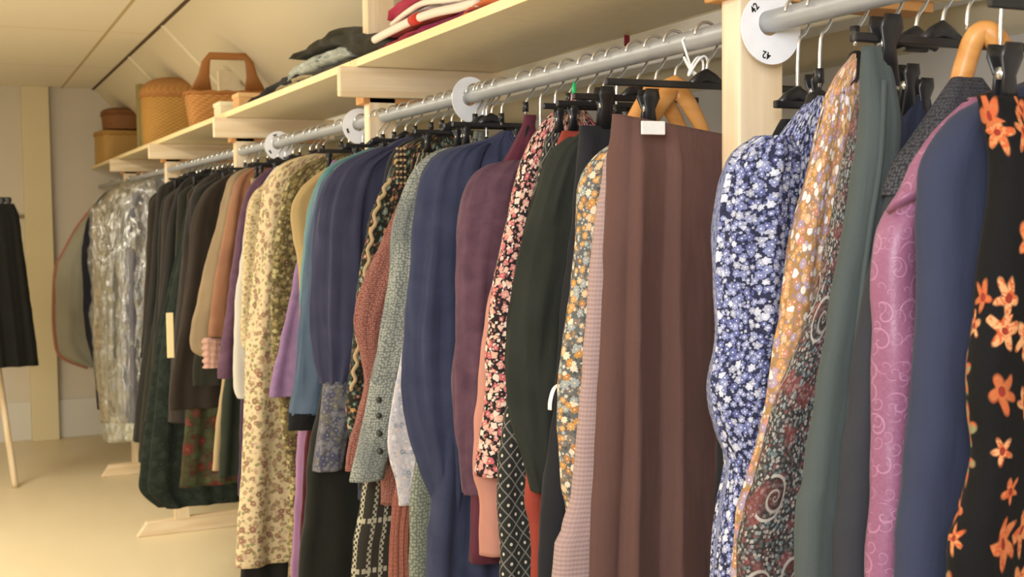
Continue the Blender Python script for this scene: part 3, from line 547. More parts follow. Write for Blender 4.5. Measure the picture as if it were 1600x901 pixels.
garment('crinkled_dress', 'long navy crinkled dress with a wide loose sleeve', D, 2.17, mR, [(812, 205), (760, 217), (724, 228), (705, 260), (690, 400), (684, 600), (676, 720), (668, 800), (660, 901)], hem=.35, t=.03, amp=(.003, .012), K=9, seed=22, short='long navy crinkled dress',
        sl=[(735, 224, .02, .02), (690, 238, .045, .03), (662, 270, .06, .035), (650, 320, .066, .038), (644, 400, .07, .038), (636, 480, .072, .038), (633, 560, .072, .038), (640, 640, .068, .036), (656, 710, .056, .034), (668, 755, .045, .03), (688, 800, .024, .02)], samp=.2, gather=.16)
mT = floral('pale_grey_floral', 'c9c6ca', ('aeb3c4', 'd6c9c4', '9aa0a8', 'e6e2e4'), scale=60, R=.36, small=('b4b4be', 'dcd4d6'), centre='f0e8ea')
garment('floral_dress', 'pale grey and white flowered dress seen as a thin strip', D, 2.245, mT, [(720, 240), (680, 320), (655, 420), (638, 500), (622, 580), (608, 650), (606, 700), (618, 750), (622, 790)], hem=None, t=.017, amp=(.001, .005), K=7, seed=23, short='pale grey flowered dress')
mW = dots('sage_grey_print', '6f746f', '9fa298', 190, .36, '5f6566')
gW, bW = garment('print_blouse', 'sage grey printed blouse with a buttoned cuff', BL, 2.30, mW, [(792, 205), (735, 222), (705, 240), (680, 280), (660, 400), (640, 560), (632, 690)], hem=None, t=.018, amp=(.002, .006), K=7, seed=24, short='sage grey printed blouse',
        sl=[(728, 226, .015, .015), (684, 236, .03, .02), (650, 262, .04, .024), (626, 310, .042, .025), (613, 360, .042, .025), (612, 410, .042, .025), (606, 470, .04, .024), (592, 540, .04, .024), (580, 598, .038, .022)], cuff=(mW, .20, .92), samp=.12, gather=.2)
for (a, b) in ((592, 625), (592, 650), (593, 678), (594, 706)):
    q = P(a + 2, b, 2.262); tube('button', [(q.x, 2.268, q.z), (q.x, 2.262, q.z)], .006, plain('button_dark', '3a3c3a', .3), bW, 10)
mV = dots('rust_dotted', '70453e', '96685c', 230, .34)
garment('dotted_blouse', 'rust red dotted blouse with a bulging elbow', BL, 2.375, mV, [(735, 240), (690, 260), (650, 285), (630, 400), (610, 560), (600, 690)], hem=.95, t=.018, amp=(.002, .006), K=7, seed=25, short='rust red dotted blouse',
        sl=[(640, 290, .014, .014), (618, 325, .026, .018), (594, 385, .04, .024), (566, 450, .05, .028), (554, 505, .05, .028), (562, 555, .034, .024), (568, 600, .034, .022), (556, 655, .04, .024), (544, 700, .044, .026), (540, 735, .044, .026)], samp=.06)
garment('dotted_skirt', 'rust dotted skirt low down left of the navy crinkled dress', SK, 2.262, dots('rust_dotted_dense', '8a5446', '9c6656', 120, .3), [(660, 500), (630, 700), (613, 790), (608, 901)], hem=.4, flat=True, t=.010, amp=(.001, .003), seed=26, hk='clip', w_=.12, short='rust dotted skirt', right=[(760, 500), (645, 790), (640, 901)])
garment('print_skirt', 'sage green printed skirt between the rust one and the navy dress', SK, 2.218, dots('sage_dotted', '6c7264', '94988a', 150, .34), [(680, 500), (652, 700), (642, 790), (640, 901)], hem=.4, flat=True, t=.008, amp=(.001, .003), seed=27, hk='clip', w_=.12, short='sage green printed skirt')
mY = bands('black_cream_bands')
garment('banded_skirt', 'black skirt with cream dotted bands low down near the middle', SK, 2.43, mY, [(640, 300), (610, 500), (590, 640), (575, 740), (563, 820), (553, 901)], hem=.35, flat=True, t=.016, amp=(.002, .006), K=6, seed=28, hk='clip', w_=.13, short='black skirt with cream dotted bands')
mX = floral('black_folk_floral', '26241f', ('5e7d6a', 'b98d58', '8c5a4e', '7c8f84'), scale=55, R=.34, small=('3c4a40', '6b5a40'), centre='d9c79a', dens=.7)
gX, bX = garment('trimmed_dress', 'black folk flowered dress edged with wavy cream braid', D, 2.485, mX, [(680, 208), (640, 222), (618, 240), (606, 275), (582, 325), (568, 390), (556, 470), (548, 550), (540, 640), (556, 742)], hem=None, t=.018, amp=(.001, .005), K=6, seed=29, short='black folk flowered dress')
BR = cloth('cream_braid', 'b09a76', .1)
tr = []
for k in range(61):
    f = k / 60; zz = [(604, 278), (584, 325), (572, 390), (561, 470), (553, 550), (546, 610)]; s = f * 5; i = min(int(s), 4); a, b = zz[i], zz[i + 1]; px_, py_ = a[0] + (b[0] - a[0]) * (s - i), a[1] + (b[1] - a[1]) * (s - i); q = P(px_ + 5, py_, 2.462); tr.append((q.x + .004 * math.sin(f * 75), 2.462, q.z))
tube('braid_trim', tr, .0045, BR, bX, 8)
dt = merge(*[tubed([(P(625 + 6 * (k % 3) - 4, 232 + 9 * (k // 3), 2.462).x, 2.466, P(625, 232 + 9 * (k // 3), 2.462).z), (P(625 + 6 * (k % 3) - 4, 232 + 9 * (k // 3), 2.462).x, 2.460, P(625, 232 + 9 * (k // 3), 2.462).z)], .0028, 6) for k in range(21)])
link('embroidery', *dt, BR, bX)
garment('black_blouse', 'black blouse whose shoulder lies in front of the second post', BL, 2.55, cloth('jet_cotton', '24242a', .12), [(690, 212), (660, 214), (630, 222), (608, 250), (590, 330), (575, 450), (565, 600)], hem=.95, t=.018, seed=30, short='black blouse near the second post')
mZ = cloth('navy_chiffon', '3f4055', .1, mott=12, h2='34354a'); mZ2 = floral('grey_lace', '565763', ('73727a', '6a675e', '4d4f68'), scale=60, R=.5, small=('807c78',), centre='8c8880')
garment('chiffon_dress', 'navy chiffon dress with a pleated full sleeve and lace cuff', D, 2.655, mZ, [(640, 212), (610, 224), (590, 245), (575, 300), (570, 450), (562, 600)], hem=.9, t=.02, amp=(.002, .007), K=9, seed=31, short='navy chiffon dress',
        sl=[(606, 228, .02, .02), (566, 240, .045, .03), (528, 262, .06, .034), (506, 300, .068, .038), (497, 350, .07, .038), (495, 430, .07, .038), (494, 500, .068, .036), (500, 555, .055, .034), (507, 598, .036, .026)], cuff=(mZ2, .20, 1.0), samp=.34, sfold=9, gather=.1)
garment('long_skirt', 'long black skirt reaching the bottom under the chiffon dress', SK, 2.72, cloth('black_crepe', '24241f', .1), [(560, 300), (530, 450), (505, 600), (482, 700), (474, 800), (464, 901)], hem=.12, flat=True, t=.026, amp=(.002, .010), K=7, seed=32, hk='clip', w_=.13, short='long black skirt under the chiffon dress')
mAA = cloth('blue_satin', '4c5d6f', .14, rough=.45, h2='404f62', mott=14, sheen=0)
garment('satin_blouse', 'steel blue satin blouse with a black velvet cuff', BL, 2.80, mAA, [(575, 235), (545, 250), (520, 275), (510, 400), (505, 600)], hem=1.0, t=.02, seed=33, short='steel blue satin blouse',
        sl=[(530, 262, .015, .015), (500, 290, .035, .022), (485, 345, .042, .024), (474, 430, .045, .026), (468, 520, .046, .026), (462, 590, .048, .028), (453, 648, .05, .03)], cuff=(cloth('black_velvet', '111113', .1, sheen=.3), .035, 1.02), samp=.09)
mTe = cloth('teal_cotton', '4a7b74', .1, h2='5d7a80')
garment('plain_blouse', 'teal blouse showing a sliver behind the satin sleeve', BL, 2.885, mTe, [(560, 238), (525, 252), (502, 270), (488, 300), (478, 340), (470, 420), (466, 500), (464, 600)], hem=None, t=.018, seed=34, short='teal blouse')
garment('long_skirt', 'dark wine red skirt low behind the black one', SK, 2.93, cloth('wine_wool', '4a1a20', .1), [(540, 300), (500, 500), (484, 640), (474, 700), (464, 860)], hem=.2, flat=True, t=.012, seed=35, hk='clip', w_=.12, short='dark wine red skirt')

# --- third bay, behind the second post
garment('knit_top', 'mustard top peeping out above the lilac blouse', BL, 3.05, cloth('mustard_knit', 'a38c60', .08), [(530, 250), (492, 275), (466, 300), (455, 325), (458, 370), (468, 430)], hem=1.0, t=.016, seed=36, short='mustard top')
mAB = cloth('lilac_silk', '86698c', .14, rough=.55, mott=50, h2='745a7c')
garment('lilac_blouse', 'lilac blouse hanging left of the steel blue satin', BL, 3.12, mAB, [(520, 250), (497, 300), (478, 360), (466, 410), (455, 460), (444, 510), (434, 560), (424, 612), (425, 620)], hem=None, t=.02, seed=37, short='lilac blouse')
garment('long_skirt', 'mauve skirt strip reaching down below the lilac blouse', SK, 3.17, cloth('mauve_wool', '97708f', .08), [(520, 300), (490, 500), (470, 640), (462, 700), (452, 901)], hem=.2, flat=True, t=.012, seed=38, hk='clip', w_=.12, short='mauve skirt')
mAC = floral('olive_leaf_print', '665b39', ('96885a', '87784b', 'a59b6e', '5d4a35', '8c7c60'), scale=60, R=.46, petals=3, small=('48402a', '8d8055'), centre='b8ab78')
garment('leaf_dress', 'olive leaf printed dress right of the long cream floral one', D, 3.24, mAC, [(545, 240), (500, 246), (468, 262), (446, 290), (434, 340), (426, 400), (422, 470), (426, 560), (436, 640), (446, 720), (452, 765)], hem=.45, t=.022, seed=39, short='olive leaf printed dress')
mAD = floral('cream_brown_floral', 'd0bd96', ('94785c', '866c50', 'a5896c', '8f6a58'), scale=38, R=.34, petals=8, small=('a08c6a', '8b8a60', 'bda58a'), centre='cdb08c', dens=.9)
gAD, _ = garment('long_dress', 'long cream dress printed with brown flowers, reaching furthest down', D, 3.42, mAD, [(490, 240), (452, 250), (428, 268), (412, 300), (405, 360), (398, 430), (390, 500), (383, 560), (382, 620), (377, 700), (370, 790), (365, 884)], hem=None, t=.036, amp=(.003, .016), K=9, seed=40, short='long cream dress with brown flowers')
mAE = floral('cream_ditsy', 'cbb990', ('9a8262', '8a7a58', 'b09a72'), scale=62, R=.3, small=('a8966e',), centre='cdb78c')
garment('ditsy_blouse', 'cream small patterned blouse left of the long cream dress', BL, 3.56, mAE, [(440, 262), (412, 285), (392, 305), (382, 340), (378, 400), (376, 460), (377, 520), (382, 545)], hem=None, t=.02, seed=41, short='cream small patterned blouse')
garment('white_blouse', 'off white blouse sleeve hanging beside the cream patterned one', BL, 3.68, cloth('off_white_cotton', 'b9b3a6', .06), [(430, 262), (405, 300), (388, 340), (378, 410), (371, 480), (367, 550), (367, 600), (374, 622)], hem=None, t=.02, seed=42, short='off white blouse')
garment('plum_dress', 'plum velvet dress right of the rust and tan ones', D, 3.86, cloth('plum_velvet', '5d4355', .14, mott=30, h2='49323f'), [(420, 262), (395, 285), (380, 320), (370, 370), (361, 430), (352, 490), (344, 545), (340, 590)], hem=None, t=.03, seed=43, short='plum velvet dress')
garment('long_skirt', 'dark purple skirt behind the top of the cream dress hem', SK, 3.76, cloth('aubergine_wool', '3d2f42', .1), [(400, 320), (385, 450), (376, 600), (373, 700), (372, 774)], hem=None, flat=True, t=.02, seed=44, hk='clip', w_=.12, short='dark purple skirt')
mAH = cloth('rust_silk', '8a6145', .1, rough=.6, h2='77503a')
garment('rust_jacket', 'rust brown jacket with a pale pink ruffle at its sleeve end', JK, 4.1, mAH, [(395, 262), (374, 275), (362, 300), (352, 350), (340, 410), (329, 470), (322, 525)], hem=None, t=.03, seed=45, short='rust brown jacket')
gg = bpy.data.objects[-1] if False else None
garment('tan_jacket', 'tan jacket with a hanging sleeve left of the rust brown one', JK, 4.24, cloth('tan_linen', '86745a', .08), [(385, 262), (362, 274), (350, 300), (338, 350), (322, 410), (310, 460), (297, 515), (298, 545), (312, 556)], hem=None, t=.03, seed=46, short='tan jacket')
def ruffle():
    g = COL.objects.get('rust_jacket'); V = []; q = P(326, 528, 4.1); pts = [(q.x + .012, 4.1, q.z - .02 * k * .55, .028 * (1 + .25 * (k % 2)), .022 * (1 + .25 * (k % 2))) for k in range(10)]
    sleeve('ruffle', pts, cloth('pink_ruffle', 'b58f80', .1), g, 3, 9, .12, wr=.002)
ruffle()
DK = [cloth('black_wool', '201f1c', .12), cloth('brown_black', '2c241d', .12), cloth('black_olive', '24241c', .12), cloth('charcoal_brown', '302a26', .12)]
garment('short_skirt', 'short black skirt below the tan jacket', SK, 4.32, DK[2], [(370, 300), (345, 420), (322, 500), (305, 560), (303, 603)], hem=None, flat=True, t=.02, seed=47, hk='clip', w_=.12, short='short black skirt below the tan jacket')
garment('long_skirt', 'cream beige skirt strip low between dark garments', SK, 4.02, cloth('beige_wool', 'a08c68', .08), [(390, 330), (362, 500), (346, 600), (336, 680), (331, 735)], hem=None, flat=True, t=.014, seed=48, hk='clip', w_=.12, short='cream beige skirt')
garment('long_skirt', 'dark bottle green skirt beside the cream beige strip', SK, 3.95, cloth('dark_green_wool', '24291f', .1), [(395, 330), (368, 480), (353, 600), (348, 680), (344, 745)], hem=None, flat=True, t=.02, seed=49, hk='clip', w_=.12, short='dark bottle green skirt')
garment('dark_coat', 'dark brown coat right of the cluster of black dresses', 'coat', 4.44, DK[1], [(365, 268), (335, 285), (315, 305), (300, 345), (294, 410), (284, 480), (272, 550), (264, 600), (262, 640)], hem=None, t=.03, amp=(.002, .01), seed=50, short='dark brown coat')
mRG = floral('red_green_tapestry', '3b3a24', ('5c2a22', '3f4830', '63352c', '4b4734'), scale=22, R=.45, small=('42402a', '46241f'), centre='6a4030')
garment('tapestry_skirt', 'red and green patterned skirt low among the dark clothes', SK, 4.55, mRG, [(345, 300), (320, 450), (300, 580), (288, 680), (283, 760)], hem=None, flat=True, t=.03, seed=51, hk='clip', w_=.12, short='red and green patterned skirt')
garment('long_skirt', 'black skirt just visible below the long cream dress hem', SK, 3.49, DK[0], [(470, 300), (420, 500), (395, 700), (378, 850), (372, 901)], hem=.2, flat=True, t=.014, seed=57, hk='clip', w_=.12, short='black skirt below the long cream dress')
# --- fourth and fifth bays
mGV = floral('green_velvet', '1b221c', ('1f2922', '242e27', '1a221d'), scale=26, R=.5, small=('212b23',), centre='2b342d')
garment('velvet_skirt', 'long dark green velvet skirt with the lowest hem left of the cream dress', SK, 4.95, mGV, [(300, 290), (275, 400), (250, 520), (238, 600), (228, 680), (221, 745), (224, 770), (250, 793)], hem=None, flat=True, t=.07, amp=(.004, .022), K=10, seed=52, hk='clip', w_=.12, short='long dark green velvet skirt')
garment('dark_dress', 'black dress with shoulder showing right of the plain leftmost black one', D, 5.15, DK[0], [(320, 264), (290, 280), (275, 300), (264, 350), (256, 430), (245, 520), (236, 600), (228, 660)], hem=None, t=.04, amp=(.003, .012), seed=53, short='black dress right of the leftmost black one')
garment('dark_dress', 'near black olive dress in the middle of the black cluster', D, 4.75, DK[3], [(345, 264), (315, 282), (300, 302), (288, 350), (280, 430), (270, 520), (264, 600), (262, 660)], hem=None, t=.04, amp=(.003, .012), seed=54, short='near black olive dress')
g5, _ = garment('dark_dress', 'leftmost long black dress, next to the plastic covered garments', D, 5.55, DK[0], [(300, 268), (262, 284), (246, 298), (240, 350), (234, 420), (226, 500), (217, 580), (210, 640), (206, 690)], hem=None, t=.05, amp=(.003, .014), seed=55, short='leftmost long black dress')
garment('long_skirt', 'black skirt whose hem drops just below the leftmost black dress', SK, 5.4, DK[2], [(290, 290), (262, 380), (242, 500), (228, 600), (220, 680), (217, 722)], hem=None, flat=True, t=.03, seed=56, hk='clip', w_=.12, short='black skirt below the leftmost black dress')
q = P(264, 488, 4.42); box('paper_tag', (q.x - .012, q.x + .012, 4.405, 4.409, q.z - .16, q.z), plain('cream_tag', 'e4cf9c', .7), COL.objects['dark_coat'], .001)
for i, yy in enumerate((4.66, 4.85, 5.04, 5.25, 5.32, 5.66, 5.78)):
    a = rnd.uniform(.79, .83); hm = rnd.uniform(.75, .95)
    g = thing('dark_garment', 'dark garment packed tightly among the black clothes of the fourth bay', 'dress', (RX, yy, RZ), 'dark garments of the fourth bay')
    body('bodice', [(RZ - .075, RX - .03, RX + .03), (RZ - .13, RX - .13, RX + .13), (RZ - .2, a + .02, 2 * RX - a - .02), (1.3, a, 2 * RX - a), (hm, a - .03, 2 * RX - a + .03)], yy, DK[i % 4], g, .026, (.002, .01), 8, 60 + i, N=72, dz=.03); h, _ = hanger(yy, 'plastic', 'dark garment of the fourth bay', .055, .15, prof=[(RZ - .075, RX - .03, RX + .03), (RZ - .13, RX - .13, RX + .13), (RZ - .2, a + .02, 2 * RX - a - .02)]); h['label'] = 'black plastic hanger among the dark clothes of the fourth bay'
# plastic-covered garments
def covered(y, left, mat, lab, seed, hemf):
    garment('covered_dress', lab, D, y, mat, left, None, t=.045, amp=(.003, .014), seed=seed, short=lab.split(' under')[0])
    L2 = [(a - 3, b - 2) for a, b in left] + [(left[-1][0] + 2, left[-1][1] + hemf)]
    g = thing('garment_bag', 'clear crinkled plastic cover over the ' + lab.split(' under')[0], 'garment cover', (RX, y, RZ), 'clear plastic garment covers'); body('cover', outline(L2, y), y, FILM, g, .062, (.006, .02), 7, seed + 2, wr=.018, N=110)
covered(6.4, [(262, 276), (232, 282), (208, 298), (194, 325), (190, 400), (189, 500), (190, 600), (193, 660)], cloth('slate_lilac', '55555e', .1, h2='6f6d72'), 'slate lilac dress under plastic beside the leftmost black dress', 70, 14)
covered(6.95, [(240, 278), (205, 288), (182, 310), (170, 340), (168, 420), (168, 520), (172, 620), (176, 650)], cloth('grey_taupe', '5f584d', .1, h2='746c5f'), 'taupe grey dress under plastic between two other covers', 72, 40)
covered(7.5, [(215, 280), (180, 292), (156, 318), (144, 338), (146, 420), (148, 520), (154, 600), (160, 660)], cloth('brown_print', '6b5c48', .2, mott=40, h2='a19274'), 'brown mottled dress under plastic, furthest left of the covered ones', 74, 30)
garment('navy_dress', 'dark navy garment left of the plastic covered dresses', D, 7.95, cloth('dark_navy', '23242e', .1), [(190, 285), (160, 305), (140, 335), (130, 380), (130, 440), (134, 520), (146, 570), (152, 640)], hem=None, t=.04, seed=76, short='dark navy garment')
mCp = cloth('stone_grey', '9a9684', .06); mPk = cloth('rose_binding', 'a8705e', .08)
cp = [(185, 290), (150, 320), (122, 355), (100, 395), (88, 420), (85, 470), (86, 520), (96, 556), (138, 574)]
gCp, bCp = garment('bound_cape', 'stone grey cape edged with rose binding at the far end of the rail', 'cape', 8.45, mCp, cp, hem=None, t=.06, seed=78, short='stone grey cape', wr=.006)
tube('binding', crom([P(a - 1, b, 8.45) for a, b in cp[1:]], 5), .012, mPk, bCp, 8)

q = P(978, 24, 2.22); q2 = P(980, 72, 2.22); st = box('red_strap', (q2.x - .006, q2.x + .006, 2.219, 2.223, q2.z, SB), cloth('strap_red', '7d2630', .1), None, .001); tag(st, 'thin dark red strap hanging under the shelf behind the rail', 'strap')
cdp = []
for k in range(60):
    a_ = k / 60 * 6.28; q = P(1086 + 15 * math.sin(2 * a_), 104 + 15 * math.sin(3 * a_ + .7), 1.50); cdp.append((q.x, 1.498 + .008 * math.cos(a_), q.z))
tag(tube('knotted_cord', [(RX, 1.498, RZ + .0165), (RX - .017, 1.498, RZ)] + cdp, .0018, plain('white_cord', 'efeee8', .7), None, 7), 'white knotted cord tied round the rail above the wooden hangers', 'cord')
# ------------------------------------------------------------------ things on the shelf
def lathe_rect(rings, n=64, pw=4.0):
    """rings: (z, half x, half y) of a rounded rectangle"""
    V = []; U = []; F = []
    for z, a, b in rings:
        for k in range(n):
            t_ = 2 * PI * k / n; c, s = math.cos(t_), math.sin(t_); q = (abs(c) ** pw + abs(s) ** pw) ** (-1 / pw); V.append([a * c * q, b * s * q, z]); U.append((t_ * (a + b) / 2 * .9, z))
    for i in range(len(rings) - 1):
        for k in range(n): F.append((i * n + k, i * n + (k + 1) % n, (i + 1) * n + (k + 1) % n, (i + 1) * n + k))
    F.append(tuple(range(n))[::-1]); F.append(tuple(range((len(rings) - 1) * n, len(rings) * n))); return V, F, U
def basket(name, label, loc, a, b, h, mats, lid=True, pw=4, rot=0.0, flare=1.05, dome=.03, group=None):
    t = thing(name, label, 'basket', loc, group); R3 = Matrix.Rotation(rot, 3, 'Z'); o_ = Vector(loc); m, m2 = mats
    def put(nm, rings, mat, par, p=pw):
        V, F, U = lathe_rect(rings, 72, p); return link(nm, [R3 @ Vector(v) + o_ for v in V], F, mat, par, uvs=U)
    rr = []
    for i in range(25):
        f = i / 24; k = 1 + (flare - 1) * f + .012 * math.sin(i * PI); rr.append((h * f, a * k, b * k))
    if not lid: rr += [(h, a * flare - .01, b * flare - .01), (h * .15, a * .93, b * .93)]
    w1 = put('woven_wall', rr, m, t)
    V, F, U = lathe_rect([(0, a, b)], 72, pw)
    ring = [R3 @ Vector((v[0] * flare, v[1] * flare, h + .001 + .0025 * math.sin(k * PI / 2 * 1.0))) + o_ for k, v in enumerate(V)]; ring.append(ring[0]); tube('rim', ring, .008, m2, t, 10)
    if lid:
        lr = [(h + .003, a * flare * 1.03, b * flare * 1.03), (h + .022, a * flare * 1.04, b * flare * 1.04)] + [(h + .022 + dome * math.sin(k / 8 * PI / 2), a * flare * 1.02 * math.cos(k / 8 * PI / 2 * .93), b * flare * 1.02 * math.cos(k / 8 * PI / 2 * .93)) for k in range(1, 9)]
        put('lid', lr, m2, t)
    return t, R3, o_
WK1 = (wicker('wicker_honey', 'dfb064', 'a97a34'), wicker('wicker_honey_rim', 'd8a45e', 'a5703a')); WK2 = (wicker('wicker_orange', 'dca058', 'a06c34'), wicker('wicker_orange_rim', 'd0944e', '9a642e'))
WK3 = (wicker('wicker_pale', 'e0bb78', 'b48a48'), wicker('wicker_pale_rim', 'ddb671', 'a87c3c')); WK4 = (wicker('wicker_brown', 'b98550', '805430'), wicker('wicker_brown_rim', 'ae7a48', '784c28'))
basket('wicker_basket', 'pale square lidded wicker basket at the far end of the shelf, lower of two', (1.085, 8.80, ST), .15, .17, .20, WK3, True, 6, .12, 1.0, .012, 'wicker baskets on the shelf')
basket('wicker_basket', 'brown oval wicker basket resting on top of the pale square one', (1.10, 8.80, ST + .238), .125, .14, .10, WK4, True, 2.6, .1, 1.05, .03, 'wicker baskets on the shelf')
basket('wicker_basket', 'tall honey coloured oval basket with domed lid, middle of the shelf baskets', (1.115, 6.75, ST), .165, .12, .27, WK1, True, 2.6, -.1, 1.04, .085, 'wicker baskets on the shelf')
tb, R3, o3 = basket('wicker_basket', 'orange brown open wicker basket with tall arched handle', (1.11, 5.32, ST), .165, .11, .145, WK2, False, 4.5, -.12, 1.12, .03, 'wicker baskets on the shelf')
hp = []
for s in (-1, 1):
    q = [(s * .085, 0, .12), (s * .075, 0, .20), (s * .068, 0, .255), (s * .055, 0, .283)]; hp += q if s < 0 else q[::-1]
hw = [(.006, .05), (.006, .024), (.006, .018), (.007, .016), (.007, .016), (.006, .018), (.006, .024), (.006, .05)]
hp = [(x * 1.35, y, z + .03) for x, y, z in hp]; V, F = tubed([R3 @ Vector(p) + o3 for p in hp], [(w_[1], w_[0]) for w_ in hw], 12); link('handle', V, F, WK2[1], tb)
fr = thing('picture_frame', 'small gilt framed picture standing behind the tall honey basket', 'picture frame', (1.08, 7.2, ST))
box('frame', (.985, 1.13, 7.18, 7.25, ST, ST + .385), plain('gilt_green_frame', '8f7f44', .4), fr, .004); box('picture', (1.0, 1.085, 7.174, 7.18, ST + .03, ST + .36), plain('picture_olive', 'a89858', .6), fr, .001); box('side_panel', (1.095, 1.132, 7.172, 7.18, ST + .01, ST + .37), plain('dark_slate', '2c2c36', .6), fr, .001)
bx = thing('white_box', 'white board standing behind the handled basket', 'box', (1.2, 5.75, ST)); box('panel', (1.15, 1.25, 5.72, 5.76, ST, ST + .30), plain('white_card', 'dfcfae', .7), bx, .002)
bx = thing('small_box', 'small cream box at the shelf edge below the handled basket', 'box', (.98, 4.72, ST)); box('carton', (.94, 1.03, 4.66, 4.78, ST, ST + .045), plain('cream_card', 'e5d8b4', .7), bx, .002); box('lid', (.937, 1.033, 4.657, 4.783, ST + .04, ST + .056), plain('cream_card_lid', 'ece0be', .7), bx, .002)
bx = thing('small_box', 'small tan box between the cream box and the black cloth', 'box', (.98, 4.45, ST)); box('carton', (.95, 1.03, 4.38, 4.48, ST, ST + .055), plain('tan_card', 'd2a56e', .7), bx, .002); box('lid', (.947, 1.033, 4.377, 4.483, ST + .046, ST + .062), plain('tan_card_lid', 'dbb27c', .7), bx, .002)
def folded(name, label, cat, y0, y1, x0, x1, z0, prof, mat, seed, group='folded clothes on the shelf', layers=1):
    """a folded cloth lying on the shelf; prof: heights from y0 to y1"""
    nx, ny = 22, 46; V = []; F = []; sx = seed * 5.1; U = []
    def hgt(f):
        s = f * (len(prof) - 1); i = min(int(s), len(prof) - 2); u = s - i; u = u * u * (3 - 2 * u); return prof[i] + (prof[i + 1] - prof[i]) * u
    n = 28
    for j in range(ny + 1):
        f = j / ny; y = y0 + (y1 - y0) * f; H = hgt(f); e = min(1, 12 * f + .25, 12 * (1 - f) + .25); hh = max(H * e, .004) / 2; zb = z0 if not callable(z0) else z0(y)
        for k in range(n):
            a = 2 * PI * k / n; c, s = math.cos(a), math.sin(a); q = (abs(c) ** 5 + abs(s) ** 2.2) ** -.33; xm = (x0 + x1) / 2; hx = (x1 - x0) / 2
            nz = mnoise.noise(Vector((c * 2 + sx, y * 9, s * 2))) * .012 + mnoise.noise(Vector((c * 5 + sx, y * 25, s * 4))) * .005
            x = xm + (hx + nz * 1.5) * c * min(1.15, q); z = zb + hh + hh * s * min(1.2, q) * (1 + nz * 3.5 * (s > 0)); V.append((x, y, max(z, zb if callable(z0) else z0 + .0005))); U.append((a * .1, y))
    for j in range(ny):
        for k in range(n): F.append((j * n + k, (j + 1) * n + k, (j + 1) * n + (k + 1) % n, j * n + (k + 1) % n))
    F.append(tuple(range(n))); F.append(tuple(range(ny * n, (ny + 1) * n))[::-1])
    o = link(name, V, F, mat, None, uvs=U)
    return tag(o, label, cat, group) if label else o
def zf(pts):
    def f(y):
        if y <= pts[0][0]: return ST + pts[0][1]
        for (a, za), (b, zb) in zip(pts, pts[1:]):
            if a <= y <= b: return ST + za + (zb - za) * (y - a) / (b - a)
        return ST + pts[-1][1]
    return f
folded('folded_cloth', 'black crumpled cloth on the shelf right of the baskets', 'folded clothes', 3.50, 4.28, .945, 1.2, ST, [.04, .058, .055, .045, .03, .012], cloth('black_jersey', '1c1b19', .1), 1)
folded('folded_cloth', 'beige cloth at the shelf edge under the grey patterned one', 'folded clothes', 3.36, 3.80, .94, 1.2, ST, [.015, .03, .035, .02], cloth('beige_cotton', 'a0916e', .1), 2)
folded('folded_cloth', 'pale grey patterned garment under the dark olive one', 'folded clothes', 3.02, 3.66, .943, 1.18, zf([(3.0, .02), (3.6, .022)]), [.03, .05, .055, .05, .03], floral('pale_blue_print', 'a8aca2', ('7d8a86', 'c0c4b6', '5c6a6c'), scale=26, R=.35, centre='c8c8ba', dens=.8), 3)
folded('folded_cloth', 'dark grey cloth lying flat under the black draped garment', 'folded clothes', 2.98, 3.45, .945, 1.2, ST, [.015, .02, .025, .015], cloth('dark_grey_felt', '4c4640', .1), 4)
folded('draped_jacket', 'dark olive black garment draped over the top of the pale grey pile', 'folded clothes', 2.70, 3.60, .94, 1.22, zf([(2.98, 0), (3.12, .055), (3.3, .078), (3.58, .082)]), [.045, .06, .085, .06, .03, .02, .014], cloth('olive_black_wool', '25241d', .14, h2='35301f'), 5)
RED = cloth('crimson_wool', 'a03040', .1); MAG = cloth('magenta_velvet', '8e2450', .12); CRM = cloth('cream_trim', 'e6d8c8', .05); RBR = cloth('brick_red', 'a84438', .1)
def fold_red(name, label, y0, y1, z0, pr, m, seed, x0=.945): return folded(name, label, 'folded clothes', y0, y1, x0, 1.2, z0, pr, m, seed)
fold_red('folded_garment', 'crimson garment at the bottom of the red pile', 2.42, 2.80, ST, [.02, .024, .026, .022], RED, 11)
fold_red('folded_garment', 'magenta velvet garment on the shelf edge in the red pile', 2.16, 2.56, ST, [.012, .02, .026, .02], MAG, 12, .94)
o = fold_red('folded_garment', 'brick red folded garment with thick cream piping, second layer', 2.20, 2.79, zf([(2.2, .012), (2.5, .026), (2.8, .026)]), [.012, .025, .034, .034, .02], RBR, 13)
pp = tube('piping', crom([(.943, 2.19, ST + .022), (.936, 2.27, ST + .024), (.935, 2.40, ST + .034), (.935, 2.53, ST + .038), (.935, 2.68, ST + .036), (.939, 2.81, ST + .034)], 6), .0095, CRM, o, 12)
tube('red_band', [(.9345, 2.49, ST + .037), (.9345, 2.535, ST + .038)], .0125, cloth('scarlet', 'c0392b', .05), pp, 12)
o = fold_red('folded_garment', 'grey white piped red garment in the middle of the red pile', 2.20, 2.70, zf([(2.2, .024), (2.4, .045), (2.7, .052)]), [.01, .018, .02, .014], cloth('grey_white', 'b9a9a6', .1), 14)
tube('piping', crom([(.945, 2.2, ST + .034), (.938, 2.34, ST + .050), (.938, 2.47, ST + .066), (.940, 2.58, ST + .064), (.945, 2.70, ST + .054)], 6), .0065, CRM, o, 10)
fold_red('folded_garment', 'rounded crimson folded garment near the top of the red pile', 2.34, 2.74, zf([(2.34, .058), (2.5, .072), (2.74, .066)]), [.02, .035, .045, .045, .03], cloth('crimson_knit', 'a8354a', .1), 15)
fold_red('folded_garment', 'dark red garment topmost in the red pile', 2.22, 2.62, zf([(2.22, .06), (2.4, .10), (2.62, .112)]), [.02, .03, .035, .025], cloth('dark_crimson', '7e1f2e', .1), 16)
